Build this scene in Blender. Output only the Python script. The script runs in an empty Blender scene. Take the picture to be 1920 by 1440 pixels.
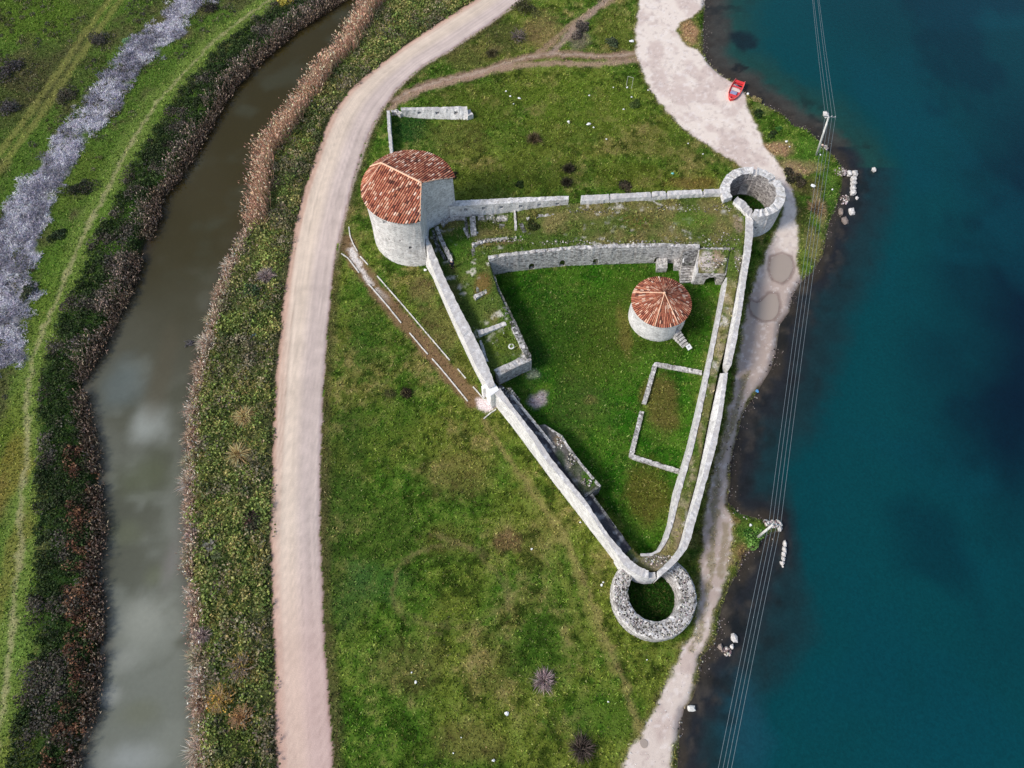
import bpy, bmesh, math, random
import numpy as np
from mathutils import Vector, Matrix
from mathutils.geometry import delaunay_2d_cdt

# ------------------------------------------------------------------ camera, world, sun
FPX, TILT, CAMH = 1333.0, math.radians(26.0), 75.0
scene = bpy.context.scene
cam_d = bpy.data.cameras.new("camera"); cam = bpy.data.objects.new("camera", cam_d)
scene.collection.objects.link(cam); scene.camera = cam
cam.location = (0, 0, CAMH); cam.rotation_euler = (TILT, 0, 0)
cam_d.sensor_width = 36.0; cam_d.lens = 36.0 * FPX / 1920.0
cam_d.clip_start = 1.0; cam_d.clip_end = 3000.0

SUN_EL = math.radians(42.0)
SUN_AZ = Vector((-0.94, -0.34)).normalized()
to_sun = Vector((SUN_AZ.x * math.cos(SUN_EL), SUN_AZ.y * math.cos(SUN_EL), math.sin(SUN_EL)))
sd = bpy.data.lights.new("sun", 'SUN'); so = bpy.data.objects.new("sun", sd)
scene.collection.objects.link(so)
sd.energy = 2.5; sd.angle = math.radians(16.0); sd.color = (1.0, 0.93, 0.84)
so.rotation_euler = to_sun.to_track_quat('Z', 'Y').to_euler(); so.location = (-60, -20, 90)

w = bpy.data.worlds.new("World"); scene.world = w; w.use_nodes = True
nt = w.node_tree; nt.nodes.clear()
def N(t, kind, **kw):
    n = t.nodes.new(kind)
    for k, v in kw.items(): setattr(n, k, v)
    return n
sky = N(nt, 'ShaderNodeTexSky', sky_type='NISHITA', sun_disc=False)
sky.sun_elevation = SUN_EL; sky.sun_rotation = math.atan2(SUN_AZ.x, SUN_AZ.y)
bg = N(nt, 'ShaderNodeBackground'); out = N(nt, 'ShaderNodeOutputWorld')
tc = N(nt, 'ShaderNodeTexCoord'); no = N(nt, 'ShaderNodeTexNoise')
mp = N(nt, 'ShaderNodeMapping'); mp.inputs['Location'].default_value = (3.1, 0.4, 0.0)
no.inputs['Scale'].default_value = 3.4; no.inputs['Detail'].default_value = 5.0
no.inputs['Roughness'].default_value = 0.52
cr = N(nt, 'ShaderNodeValToRGB'); cr.color_ramp.elements[0].position = 0.44; cr.color_ramp.elements[1].position = 0.66
mx = N(nt, 'ShaderNodeMix', data_type='RGBA')
nt.links.new(tc.outputs['Generated'], mp.inputs['Vector']); nt.links.new(mp.outputs[0], no.inputs['Vector'])
# unseen clouds, weighted west so they mirror in the canal, not the lake
sx = N(nt, 'ShaderNodeSeparateXYZ'); nt.links.new(tc.outputs['Generated'], sx.inputs[0])
ew = N(nt, 'ShaderNodeMapRange'); ew.inputs['From Min'].default_value = 0.05; ew.inputs['From Max'].default_value = -0.35; ew.inputs['To Min'].default_value = 0.03
nt.links.new(sx.outputs['X'], ew.inputs['Value'])
nf = N(nt, 'ShaderNodeMapRange'); nf.inputs['From Min'].default_value = 0.95; nf.inputs['From Max'].default_value = 0.25; nf.inputs['To Min'].default_value = 0.0; nf.inputs['To Max'].default_value = 1.0
nt.links.new(sx.outputs['Y'], nf.inputs['Value'])
e2 = N(nt, 'ShaderNodeMath', operation='MULTIPLY'); nt.links.new(ew.outputs[0], e2.inputs[0]); nt.links.new(nf.outputs[0], e2.inputs[1])
cm = N(nt, 'ShaderNodeMath', operation='MULTIPLY'); nt.links.new(no.outputs['Fac'], cr.inputs['Fac']); nt.links.new(cr.outputs['Color'], cm.inputs[0]); nt.links.new(e2.outputs[0], cm.inputs[1])
nt.links.new(cm.outputs[0], mx.inputs['Factor'])
nt.links.new(sky.outputs['Color'], mx.inputs['A']); mx.inputs['B'].default_value = (11.0, 11.2, 11.8, 1)
nt.links.new(mx.outputs['Result'], bg.inputs['Color']); bg.inputs['Strength'].default_value = 0.115
nt.links.new(bg.outputs[0], out.inputs[0])
vs = scene.view_settings
vs.view_transform = 'Standard'; vs.look = 'None'; vs.exposure = 0.38; vs.gamma = 1.0; vs.use_curve_mapping = False
KALB = 1.04       # display value of a white level surface under this light, used to turn picture colours into base colours

# ------------------------------------------------------------------ helpers
rng = np.random.default_rng(11); random.seed(5)
COL = scene.collection
def G(u, v, z=0.0):
    """world x, y of the point at height z seen at picture position (u, v) of the survey photograph"""
    x = (u - 960) / FPX; y = -(v - 720) / FPX
    Y = y * math.cos(TILT) + math.sin(TILT); Z = y * math.sin(TILT) - math.cos(TILT)
    s = (z - CAMH) / Z
    return (x * s, Y * s)
def GA(pts, z=0.0): return np.array([G(p[0], p[1], z) for p in pts])
def s2l(c):
    c = np.asarray(c, float) / 255.0
    return np.where(c <= 0.04045, c / 12.92, ((c + 0.055) / 1.055) ** 2.4)
def alb(c): return np.clip(s2l(c) / KALB, 0.002, 0.86)
LAT = rng.random((12, 256, 256))
def vn(x, y, s, k=0):
    x = x / s + 37.3 * (k + 1); y = y / s + 91.7 * (k + 1)
    xi = np.floor(x).astype(int); yi = np.floor(y).astype(int)
    fx = x - xi; fy = y - yi
    fx = fx * fx * (3 - 2 * fx); fy = fy * fy * (3 - 2 * fy)
    L = LAT[k % 12]
    a = L[xi & 255, yi & 255]; b = L[(xi + 1) & 255, yi & 255]
    c = L[xi & 255, (yi + 1) & 255]; d = L[(xi + 1) & 255, (yi + 1) & 255]
    return (a * (1 - fx) + b * fx) * (1 - fy) + (c * (1 - fx) + d * fx) * fy
def fbm(x, y, s, k=0, o=4):
    r = 0; a = 0.5; t = 0
    for i in range(o):
        r = r + a * vn(x, y, s / 2 ** i, k + i); t += a; a *= 0.55
    return r / t
def sstep(a, b, x):
    t = np.clip((x - a) / (b - a), 0, 1); return t * t * (3 - 2 * t)
def pdist(X, Y, P, R=None):
    D = np.full(X.shape, 1e9)
    if R is not None:
        m = (X > P[:, 0].min() - R) & (X < P[:, 0].max() + R) & (Y > P[:, 1].min() - R) & (Y < P[:, 1].max() + R)
        x, y = X[m], Y[m]
    else: x, y = X, Y
    d = np.full(x.shape, 1e18)
    for i in range(len(P) - 1):
        ax, ay = P[i]; bx, by = P[i + 1]; dx, dy = bx - ax, by - ay; L = dx * dx + dy * dy + 1e-12
        t = np.clip(((x - ax) * dx + (y - ay) * dy) / L, 0, 1)
        d = np.minimum(d, (x - ax - t * dx) ** 2 + (y - ay - t * dy) ** 2)
    d = np.sqrt(d)
    if R is not None: D[m] = d; return D
    return d
def inside(X, Y, P):
    r = np.zeros(X.shape, bool); n = len(P)
    for i in range(n):
        x1, y1 = P[i]; x2, y2 = P[(i + 1) % n]
        if y1 == y2: continue
        r ^= ((y1 > Y) != (y2 > Y)) & (X < (x2 - x1) * (Y - y1) / (y2 - y1) + x1)
    return r
def sdist(X, Y, P):
    """signed distance to a closed outline, negative inside"""
    d = pdist(X, Y, np.vstack([P, P[:1]])); return np.where(inside(X, Y, P), -d, d)
def resample(P, n):
    P = np.asarray(P, float); d = np.r_[0, np.cumsum(np.linalg.norm(np.diff(P, axis=0), axis=1))]
    t = np.linspace(0, d[-1], n)
    return np.stack([np.interp(t, d, P[:, k]) for k in range(P.shape[1])], 1)
def length(P): return np.linalg.norm(np.diff(np.asarray(P, float), axis=0), axis=1).sum()

def mk_mesh(name, V, F, col=None, dom='POINT', smooth=False):
    """V (n,3); F an (m,k) array or a list of such arrays"""
    me = bpy.data.meshes.new(name)
    V = np.ascontiguousarray(V, dtype=np.float32)
    Fs = F if isinstance(F, list) else [F]
    Fs = [np.ascontiguousarray(f, dtype=np.int32) for f in Fs if len(f)]
    me.vertices.add(len(V)); me.vertices.foreach_set('co', V.ravel())
    nl = sum(f.size for f in Fs); npol = sum(len(f) for f in Fs)
    me.loops.add(nl); me.polygons.add(npol)
    me.loops.foreach_set('vertex_index', np.concatenate([f.ravel() for f in Fs]))
    st = []; o = 0
    for f in Fs:
        st.append(o + np.arange(len(f)) * f.shape[1]); o += f.size
    me.polygons.foreach_set('loop_start', np.concatenate(st).astype(np.int32))
    if col is not None:
        a = me.attributes.new('col', 'FLOAT_COLOR', dom)
        c = np.ones((len(col), 4), np.float32); c[:, :3] = col
        a.data.foreach_set('color', c.ravel())
    if smooth: me.polygons.foreach_set('use_smooth', np.ones(npol, bool))
    me.update(calc_edges=True); me.validate()
    return me
class MB:
    def __init__(s): s.v = []; s.f = []; s.c = []
    def add(s, V, F, c=None):
        o = len(s.v); s.v += [tuple(p) for p in V]; s.f += [tuple(i + o for i in f) for f in F]
        if c is not None: s.c += [c] * len(F)
    def box(s, c, size, rz=0.0, c_=None, taper=1.0):
        hx, hy, hz = size[0] / 2, size[1] / 2, size[2] / 2; V = []
        for dz, k in ((-hz, 1.0), (hz, taper)):
            for dx, dy in ((-hx, -hy), (hx, -hy), (hx, hy), (-hx, hy)):
                x, y = dx * k, dy * k
                V.append((c[0] + x * math.cos(rz) - y * math.sin(rz), c[1] + x * math.sin(rz) + y * math.cos(rz), c[2] + dz))
        s.add(V, [(3, 2, 1, 0), (4, 5, 6, 7), (0, 1, 5, 4), (1, 2, 6, 5), (2, 3, 7, 6), (3, 0, 4, 7)], c_)
    def tube(s, P, r, n=8, c_=None, cap=True):
        P = [Vector(p) for p in P]; R = r if hasattr(r, '__len__') else [r] * len(P); V = []; F = []
        for i, p in enumerate(P):
            d = (P[min(i + 1, len(P) - 1)] - P[max(i - 1, 0)]).normalized()
            a = d.orthogonal().normalized() if abs(d.z) > 0.95 else d.cross(Vector((0, 0, 1))).normalized()
            b = d.cross(a)
            for k in range(n):
                t = 2 * math.pi * k / n; V.append(p + (a * math.cos(t) + b * math.sin(t)) * R[i])
        for i in range(len(P) - 1):
            for k in range(n):
                F.append((i * n + k, i * n + (k + 1) % n, (i + 1) * n + (k + 1) % n, (i + 1) * n + k))
        if cap:
            F.append(tuple(range(n))[::-1]); F.append(tuple((len(P) - 1) * n + k for k in range(n)))
        s.add(V, F, c_)
    def mesh(s, name, smooth=False):
        me = bpy.data.meshes.new(name); me.from_pydata([tuple(map(float, p)) for p in s.v], [], s.f)
        if s.c and len(s.c) == len(s.f):
            a = me.attributes.new('col', 'FLOAT_COLOR', 'FACE')
            a.data.foreach_set('color', np.c_[np.array(s.c, np.float32), np.ones(len(s.c))].astype(np.float32).ravel())
        if smooth: me.polygons.foreach_set('use_smooth', np.ones(len(me.polygons), bool))
        me.update(); return me
def tag(o, label=None, cat=None, group=None, kind=None):
    if label: o['label'] = label
    if cat: o['category'] = cat
    if group: o['group'] = group
    if kind or cat: o['kind'] = kind or 'thing'
    return o
def link(name, me, m, parent=None, origin=None):
    """one object; world-space mesh data is moved so that the object's origin sits at its base"""
    o = bpy.data.objects.new(name, me)
    if m is not None:
        for mm in (m if isinstance(m, (list, tuple)) else [m]): me.materials.append(mm)
    COL.objects.link(o)
    if parent is not None:
        o.parent = parent; r = parent
        while r.parent: r = r.parent
        L = Vector(r['_org'])
        if me: me.transform(Matrix.Translation(-L))
    elif origin != 'world':
        n = len(me.vertices); c = np.empty(n * 3, np.float32); me.vertices.foreach_get('co', c); c = c.reshape(-1, 3)
        L = Vector(origin) if origin is not None else Vector(((c[:, 0].min() + c[:, 0].max()) / 2, (c[:, 1].min() + c[:, 1].max()) / 2, c[:, 2].min()))
        me.transform(Matrix.Translation(-L)); o.location = L
    return o
ORG = []
def thing(name, loc, label, cat, group=None):
    o = bpy.data.objects.new(name, None); o.location = loc; o.empty_display_size = 0.3
    COL.objects.link(o); o['_org'] = [float(a) for a in loc]; ORG.append(o)
    return tag(o, label, cat, group)

# ------------------------------------------------------------------ materials
def newmat(name, rough=0.9, spec=0.15):
    m = bpy.data.materials.new(name); m.use_nodes = True
    b = m.node_tree.nodes['Principled BSDF']; b.inputs['Roughness'].default_value = rough
    b.inputs['Specular IOR Level'].default_value = spec
    return m, m.node_tree, b
def mat_plain(name, c, rough=0.7, spec=0.3, metal=0.0, var=0.12, vs_=3.0):
    m, t, b = newmat(name, rough, spec); b.inputs['Metallic'].default_value = metal
    g = N(t, 'ShaderNodeNewGeometry'); n = N(t, 'ShaderNodeTexNoise'); n.inputs['Scale'].default_value = vs_; n.inputs['Detail'].default_value = 4
    t.links.new(g.outputs['Position'], n.inputs['Vector'])
    r = N(t, 'ShaderNodeMapRange'); r.inputs['From Min'].default_value = 0.3; r.inputs['From Max'].default_value = 0.7
    r.inputs['To Min'].default_value = 1 - var; r.inputs['To Max'].default_value = 1 + var
    t.links.new(n.outputs['Fac'], r.inputs['Value'])
    x = N(t, 'ShaderNodeVectorMath', operation='SCALE'); x.inputs[0].default_value = tuple(c)
    t.links.new(r.outputs[0], x.inputs['Scale']); t.links.new(x.outputs[0], b.inputs['Base Color'])
    return m
def mat_attr(name, rough=0.9, spec=0.1, fine=0.0, fs=9.0, bump=0.0, transl=0.0):
    """base colour from the mesh's own 'col' attribute, broken up by fine noise"""
    m, t, b = newmat(name, rough, spec)
    a = N(t, 'ShaderNodeAttribute', attribute_name='col'); src = a.outputs['Color']
    if fine:
        g = N(t, 'ShaderNodeNewGeometry'); n = N(t, 'ShaderNodeTexNoise'); n.inputs['Scale'].default_value = fs
        n.inputs['Detail'].default_value = 6; n.inputs['Roughness'].default_value = 0.65
        t.links.new(g.outputs['Position'], n.inputs['Vector'])
        r = N(t, 'ShaderNodeMapRange'); r.inputs['From Min'].default_value = 0.3; r.inputs['From Max'].default_value = 0.7
        r.inputs['To Min'].default_value = 1 - fine; r.inputs['To Max'].default_value = 1 + fine
        t.links.new(n.outputs['Fac'], r.inputs['Value'])
        x = N(t, 'ShaderNodeVectorMath', operation='SCALE'); t.links.new(src, x.inputs[0]); t.links.new(r.outputs[0], x.inputs['Scale']); src = x.outputs[0]
        if bump:
            bp = N(t, 'ShaderNodeBump'); bp.inputs['Strength'].default_value = bump; bp.inputs['Distance'].default_value = 0.06
            t.links.new(n.outputs['Fac'], bp.inputs['Height']); t.links.new(bp.outputs[0], b.inputs['Normal'])
    t.links.new(src, b.inputs['Base Color'])
    if transl:
        tr = N(t, 'ShaderNodeBsdfTranslucent'); t.links.new(src, tr.inputs['Color'])
        ms = N(t, 'ShaderNodeMixShader'); ms.inputs[0].default_value = transl
        o = t.nodes['Material Output']; t.links.new(b.outputs[0], ms.inputs[1]); t.links.new(tr.outputs[0], ms.inputs[2]); t.links.new(ms.outputs[0], o.inputs[0])
    return m
def mat_stone(name, light, mid, dark, scale=3.2, spots=0.5, moss_shade=0.25, mortar=0.6, moss_shade_col=(0.10, 0.11, 0.05), mlo=0.44, mhi=0.62):
    m, t, b = newmat(name, 0.92, 0.12); L = t.links.new
    g = N(t, 'ShaderNodeNewGeometry'); pos = g.outputs['Position']
    wn = N(t, 'ShaderNodeTexNoise'); wn.inputs['Scale'].default_value = 2.0
    L(pos, wn.inputs['Vector'])
    wa = N(t, 'ShaderNodeVectorMath', operation='MULTIPLY_ADD'); wa.inputs[1].default_value = (0.25, 0.25, 0.25); L(wn.outputs['Color'], wa.inputs[0]); L(pos, wa.inputs[2])
    st = N(t, 'ShaderNodeVectorMath', operation='MULTIPLY'); st.inputs[1].default_value = (1, 1, 1.7); L(wa.outputs[0], st.inputs[0])
    v = N(t, 'ShaderNodeTexVoronoi'); v.inputs['Scale'].default_value = scale; L(st.outputs[0], v.inputs['Vector'])
    e = N(t, 'ShaderNodeTexVoronoi', feature='DISTANCE_TO_EDGE'); e.inputs['Scale'].default_value = scale; L(st.outputs[0], e.inputs['Vector'])
    sp = N(t, 'ShaderNodeSeparateColor'); L(v.outputs['Color'], sp.inputs[0])
    r = N(t, 'ShaderNodeValToRGB'); els = r.color_ramp.elements
    els[0].position = 0.0; els[0].color = (*dark, 1); els[1].position = 1.0; els[1].color = (*light, 1)
    q = els.new(0.35); q.color = (*mid, 1); q = els.new(0.75); q.color = (*[(a + c) / 2 for a, c in zip(mid, light)], 1)
    L(sp.outputs[0], r.inputs['Fac'])
    mr = N(t, 'ShaderNodeMapRange'); mr.inputs['From Max'].default_value = 0.07; mr.inputs['To Min'].default_value = mortar; mr.inputs['To Max'].default_value = 1.0; L(e.outputs['Distance'], mr.inputs['Value'])
    s1 = N(t, 'ShaderNodeVectorMath', operation='SCALE'); L(r.outputs['Color'], s1.inputs[0]); L(mr.outputs[0], s1.inputs['Scale'])
    n2 = N(t, 'ShaderNodeTexNoise'); n2.inputs['Scale'].default_value = 0.9; n2.inputs['Detail'].default_value = 7; n2.inputs['Roughness'].default_value = 0.7; L(pos, n2.inputs['Vector'])
    m2 = N(t, 'ShaderNodeMapRange'); m2.inputs['From Min'].default_value = 0.35; m2.inputs['From Max'].default_value = 0.65; m2.inputs['To Min'].default_value = 0.72; m2.inputs['To Max'].default_value = 1.1; L(n2.outputs['Fac'], m2.inputs['Value'])
    s2 = N(t, 'ShaderNodeVectorMath', operation='SCALE'); L(s1.outputs[0], s2.inputs[0]); L(m2.outputs[0], s2.inputs['Scale'])
    n3 = N(t, 'ShaderNodeTexNoise'); n3.inputs['Scale'].default_value = 5.5; n3.inputs['Detail'].default_value = 5; n3.inputs['Roughness'].default_value = 0.75; L(pos, n3.inputs['Vector'])
    m3 = N(t, 'ShaderNodeMapRange'); m3.inputs['From Min'].default_value = 0.56; m3.inputs['From Max'].default_value = 0.72; m3.inputs['To Max'].default_value = spots; L(n3.outputs['Fac'], m3.inputs['Value'])
    x1 = N(t, 'ShaderNodeMix', data_type='RGBA'); L(m3.outputs[0], x1.inputs['Factor']); L(s2.outputs[0], x1.inputs['A']); x1.inputs['B'].default_value = (0.07, 0.065, 0.06, 1)
    # mosses and lichen settle on the upward faces, some with dimmer light painted in
    sn = N(t, 'ShaderNodeSeparateXYZ'); L(g.outputs['Normal'], sn.inputs[0])
    up = N(t, 'ShaderNodeMapRange'); up.inputs['From Min'].default_value = 0.45; up.inputs['From Max'].default_value = 0.85; L(sn.outputs['Z'], up.inputs['Value'])
    n4 = N(t, 'ShaderNodeTexNoise'); n4.inputs['Scale'].default_value = 1.6; n4.inputs['Detail'].default_value = 6; n4.inputs['Roughness'].default_value = 0.7; L(pos, n4.inputs['Vector'])
    m4 = N(t, 'ShaderNodeMapRange'); m4.inputs['From Min'].default_value = mlo; m4.inputs['From Max'].default_value = mhi; m4.inputs['To Max'].default_value = moss_shade; L(n4.outputs['Fac'], m4.inputs['Value'])
    mm = N(t, 'ShaderNodeMath', operation='MULTIPLY'); L(up.outputs[0], mm.inputs[0]); L(m4.outputs[0], mm.inputs[1])
    x2 = N(t, 'ShaderNodeMix', data_type='RGBA'); L(mm.outputs[0], x2.inputs['Factor']); L(x1.outputs['Result'], x2.inputs['A']); x2.inputs['B'].default_value = (*moss_shade_col, 1)
    L(x2.outputs['Result'], b.inputs['Base Color'])
    ad = N(t, 'ShaderNodeMath', operation='MULTIPLY_ADD'); ad.inputs[1].default_value = 0.5; L(n3.outputs['Fac'], ad.inputs[0]); L(mr.outputs[0], ad.inputs[2])
    bp = N(t, 'ShaderNodeBump'); bp.inputs['Strength'].default_value = 0.6; bp.inputs['Distance'].default_value = 0.08; L(ad.outputs[0], bp.inputs['Height']); L(bp.outputs[0], b.inputs['Normal'])
    return m
M = {}
M['ground'] = mat_attr('ground_cover', 0.95, 0.06, 0.50, 6.0, 0.9)
M['gravel'] = mat_attr('dirt_and_gravel', 0.95, 0.08, 0.10, 11.0, 0.4)
M['grass'] = mat_attr('grass_blades', 0.8, 0.12, transl=0.25)
M['leaf'] = mat_attr('leaves', 0.7, 0.15, transl=0.2)
M['reed'] = mat_attr('dry_reed', 0.8, 0.12, transl=0.15)
M['tile'] = mat_attr('clay_tiles', 0.85, 0.15, 0.22, 6.0)
M['white'] = mat_stone('pale_limestone', (0.86, 0.84, 0.82), (0.80, 0.78, 0.76), (0.62, 0.60, 0.58), 3.8, 0.65, 0.85, 0.82, (0.46, 0.43, 0.41), 0.34, 0.56)  # grey tops: lichen, plus dimmer light than the sunlit faces put into the colour
M['tower'] = mat_stone('tower_limestone', (0.86, 0.84, 0.82), (0.78, 0.75, 0.73), (0.52, 0.49, 0.47), 4.2, 0.85, 0.3, 0.8)
M['grey'] = mat_stone('grey_rubble', (0.82, 0.79, 0.76), (0.58, 0.55, 0.53), (0.22, 0.20, 0.19), 3.8, 0.7, 0.3, 0.6)
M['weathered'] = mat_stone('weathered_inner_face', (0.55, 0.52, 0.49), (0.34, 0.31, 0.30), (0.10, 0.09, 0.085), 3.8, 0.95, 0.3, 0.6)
M['dark'] = mat_stone('shade_lichen_rubble', (0.46, 0.45, 0.43), (0.17, 0.16, 0.16), (0.06, 0.06, 0.055), 4.2, 0.75, 0.55, 0.5, (0.05, 0.07, 0.025))  # shadow on the walkway stones put into the dark tone, besides lichen
M['lime'] = mat_plain('whitewash', (0.84, 0.82, 0.80), 0.9, 0.1, var=0.10, vs_=1.5)
M['kerb'] = mat_plain('pale_kerb_stone', (0.62, 0.60, 0.56), 0.9, 0.1, var=0.25, vs_=2.5)
M['conc'] = mat_plain('weathered_concrete', (0.62, 0.61, 0.57), 0.85, 0.2, var=0.15, vs_=2.0)
M['black'] = mat_plain('dark_interior', (0.02, 0.02, 0.02), 0.9, 0.1)
M['metal'] = mat_plain('galvanised_wire', (0.24, 0.29, 0.31), 0.45, 0.4, 0.3)
M['wood'] = mat_plain('old_wood', (0.10, 0.07, 0.05), 0.85, 0.1, var=0.3)
M['litter'] = mat_plain('white_plastic', (0.85, 0.85, 0.84), 0.5, 0.3, var=0.05)
M['blue'] = mat_plain('blue_plastic', (0.12, 0.38, 0.75), 0.4, 0.4, var=0.2)
M['turq'] = mat_plain('turquoise_plastic', (0.18, 0.55, 0.52), 0.4, 0.4, var=0.2)
M['red'] = mat_plain('red_boat_paint', (0.72, 0.045, 0.045), 0.4, 0.4, var=0.12)
M['redin'] = mat_plain('faded_red_paint', (0.62, 0.07, 0.08), 0.6, 0.3, var=0.2)
# ------------------------------------------------------------------ survey of the ground (picture positions of the outlines)
ZC, ZL = -0.8, -0.4         # water levels of canal and lake
canal_l = [(900,-260),(760,-90),(690,-35),(633,10),(560,57),(497,110),(443,163),(413,207),(397,240),(363,293),(340,333),(300,377),(297,413),(273,467),(247,547),(213,613),(187,667),(163,707),(160,740),(167,780),(180,830),(190,880),(190,960),(197,993),(187,1070),(197,1193),(187,1277),(180,1337),(160,1393),(147,1440),(140,1520),(120,1750)]
canal_r = [(960,-250),(800,-80),(730,-25),(678,30),(645,93),(603,130),(572,180),(525,247),(485,293),(480,350),(472,417),(448,460),(425,513),(405,573),(390,630),(374,687),(362,753),(358,813),(354,880),(351,947),(352,993),(348,1070),(362,1147),(362,1193),(368,1260),(368,1440),(370,1520),(380,1750)]
CANAL = GA(canal_l + canal_r[::-1], ZC)
shore = [(1335,-300),(1328,-60),(1325,0),(1322,60),(1322,100),(1335,122),(1358,142),(1385,156),(1403,176),(1425,190),(1472,215),(1487,232),(1517,243),(1545,270),(1570,295),(1586,322),(1583,345),(1580,365),(1570,395),(1560,415),(1554,440),(1547,480),(1527,512),(1505,530),(1490,555),(1484,585),(1465,610),(1460,655),(1450,692),(1435,717),(1422,740),(1397,775),(1387,815),(1380,840),(1373,877),(1373,907),(1368,940),(1390,960),(1437,972),(1465,985),(1464,997),(1435,1012),(1420,1025),(1402,1042),(1393,1065),(1380,1090),(1365,1120),(1355,1155),(1352,1185),(1345,1212),(1320,1235),(1315,1277),(1303,1313),(1287,1333),(1280,1360),(1275,1440),(1268,1520),(1250,1750)]
SH = GA(shore, ZL)
LAKE = np.vstack([SH, [[700, SH[-1, 1]], [700, SH[0, 1]]]])
road_l = [(1240,-280),(1010,-90),(890,0),(820,45),(760,85),(700,130),(655,170),(625,210),(605,255),(590,300),(570,360),(555,420),(543,480),(535,540),(526,620),(518,700),(514,780),(511,860),(509,960),(508,1060),(511,1160),(515,1260),(517,1360),(520,1440),(524,1560)]
road_r = [(1335,-280),(1100,-85),(978,0),(930,35),(850,90),(790,125),(745,165),(715,205),(692,250),(675,300),(660,345),(650,385),(640,430),(630,480),(624,520),(620,570),(613,640),(608,720),(603,800),(601,880),(600,960),(603,1060),(607,1160),(613,1260),(620,1360),(626,1440),(636,1560)]
RL, RR = GA(road_l), GA(road_r); ROAD = np.vstack([RL, RR[::-1]])
track_l = [(1225,-300),(1215,-90),(1200,0),(1192,50),(1193,100),(1205,140),(1225,175),(1250,210),(1280,240),(1310,262),(1345,285),(1372,302),(1400,318),(1440,330),(1466,342),(1470,370),(1465,400),(1455,435),(1437,472),(1422,510),(1412,540),(1398,580),(1388,640),(1380,700),(1368,760),(1352,830),(1335,900),(1322,980),(1316,1040),(1312,1100),(1310,1150),(1300,1190),(1280,1215),(1268,1250),(1245,1290),(1222,1340),(1200,1380),(1180,1410),(1168,1440),(1130,1520)]
track_r = [(1335,-300),(1335,-90),(1322,0),(1310,25),(1295,35),(1275,45),(1268,60),(1285,85),(1305,92),(1318,104),(1322,112),(1340,128),(1360,146),(1385,158),(1396,172),(1400,190),(1408,215),(1425,250),(1435,275),(1455,300),(1468,318),(1480,342),(1495,397),(1495,460),(1497,510),(1506,524),(1488,556),(1482,585),(1463,612),(1457,655),(1447,692),(1430,717),(1400,750),(1385,790),(1375,840),(1365,900),(1363,950),(1372,975),(1376,1000),(1368,1050),(1358,1090),(1345,1130),(1330,1180),(1312,1230),(1300,1280),(1288,1320),(1275,1360),(1262,1400),(1255,1440),(1240,1520)]
TRACK = np.vstack([GA(track_l), GA(track_r)[::-1]])
court = [(927,505),(1120,490),(1280,485),(1352,530),(1300,770),(1255,990),(1205,1045),(1110,918),(1010,800),(950,735),(940,705),(997,690),(945,560)]
COURT = GA(court)

PUDDLES = ([(1446, 482), (1466, 476), (1482, 482), (1487, 500), (1480, 520), (1466, 530), (1450, 524), (1443, 505)], [(1408, 562), (1416, 570), (1428, 566), (1442, 550), (1456, 552), (1461, 570), (1458, 588), (1448, 600), (1430, 601), (1412, 590), (1406, 576)])
STROKES = dict(   # (points, width in m)
 levee=([(510,-5),(460,33),(400,77),(330,153),(297,187),(260,247),(233,290),(200,360),(160,433),(140,480),(110,550),(85,610),(62,670),(50,740),(52,830),(40,930),(40,1010),(32,1090),(25,1170),(15,1260),(0,1360),(-20,1450)]),
 farm1=([(255,-80),(205,0),(160,60),(110,135),(50,220),(0,285),(-60,360)]),
 farm2=([(280,-80),(226,0),(180,62),(130,135),(72,222),(20,290),(-30,360)]),
 cross=([(735,190),(770,170),(830,150),(900,135),(960,115),(1010,103),(1080,102),(1140,107),(1200,100)]),
 cross2=([(730,205),(790,168),(880,146),(960,124),(1040,118),(1120,121),(1200,112)]),
 spur=([(1010,100),(1040,75),(1075,45),(1110,20),(1150,0),(1180,-30)]),
 spur2=([(1035,98),(1060,75),(1090,40),(1140,-5)]),
 gatepath=([(646,450),(668,490),(700,535),(740,585),(790,640),(830,688),(865,725),(890,750)]),
 foot1=([(905,785),(925,820),(960,870),(1010,940),(1055,1000),(1085,1060),(1105,1110),(1125,1170),(1150,1230),(1172,1290),(1190,1345),(1205,1385)]),
 foot2=([(985,885),(1030,960),(1062,1020),(1085,1085),(1100,1140),(1130,1210),(1150,1265)]),
 foot3=([(960,880),(1000,950),(1035,1020),(1060,1090),(1080,1160),(1110,1230)]),
 lilac=([(390,-20),(345,15),(315,55),(275,85),(225,150),(190,200),(150,245),(95,320),(55,390),(30,440),(15,500),(0,560),(-15,640)]),
 wheel=([(806,1000),(850,1015),(895,1035),(930,1070),(950,1105),(955,1150)]),
)
SW = {k: GA(p) for k, p in STROKES.items()}
def ring_px(cx, cy, rx, ry, a0=0, a1=360, n=40):
    return GA([(cx + rx * math.cos(math.radians(a)), cy + ry * math.sin(math.radians(a))) for a in np.linspace(a0, a1, n)])
RINGS = [ring_px(828, 1092, 60, 47, 0, 360), ring_px(850, 1100, 105, 78, -150, 120), ring_px(825, 1108, 88, 82, 90, 290), ring_px(815, 1100, 75, 70, 60, 250)]
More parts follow.
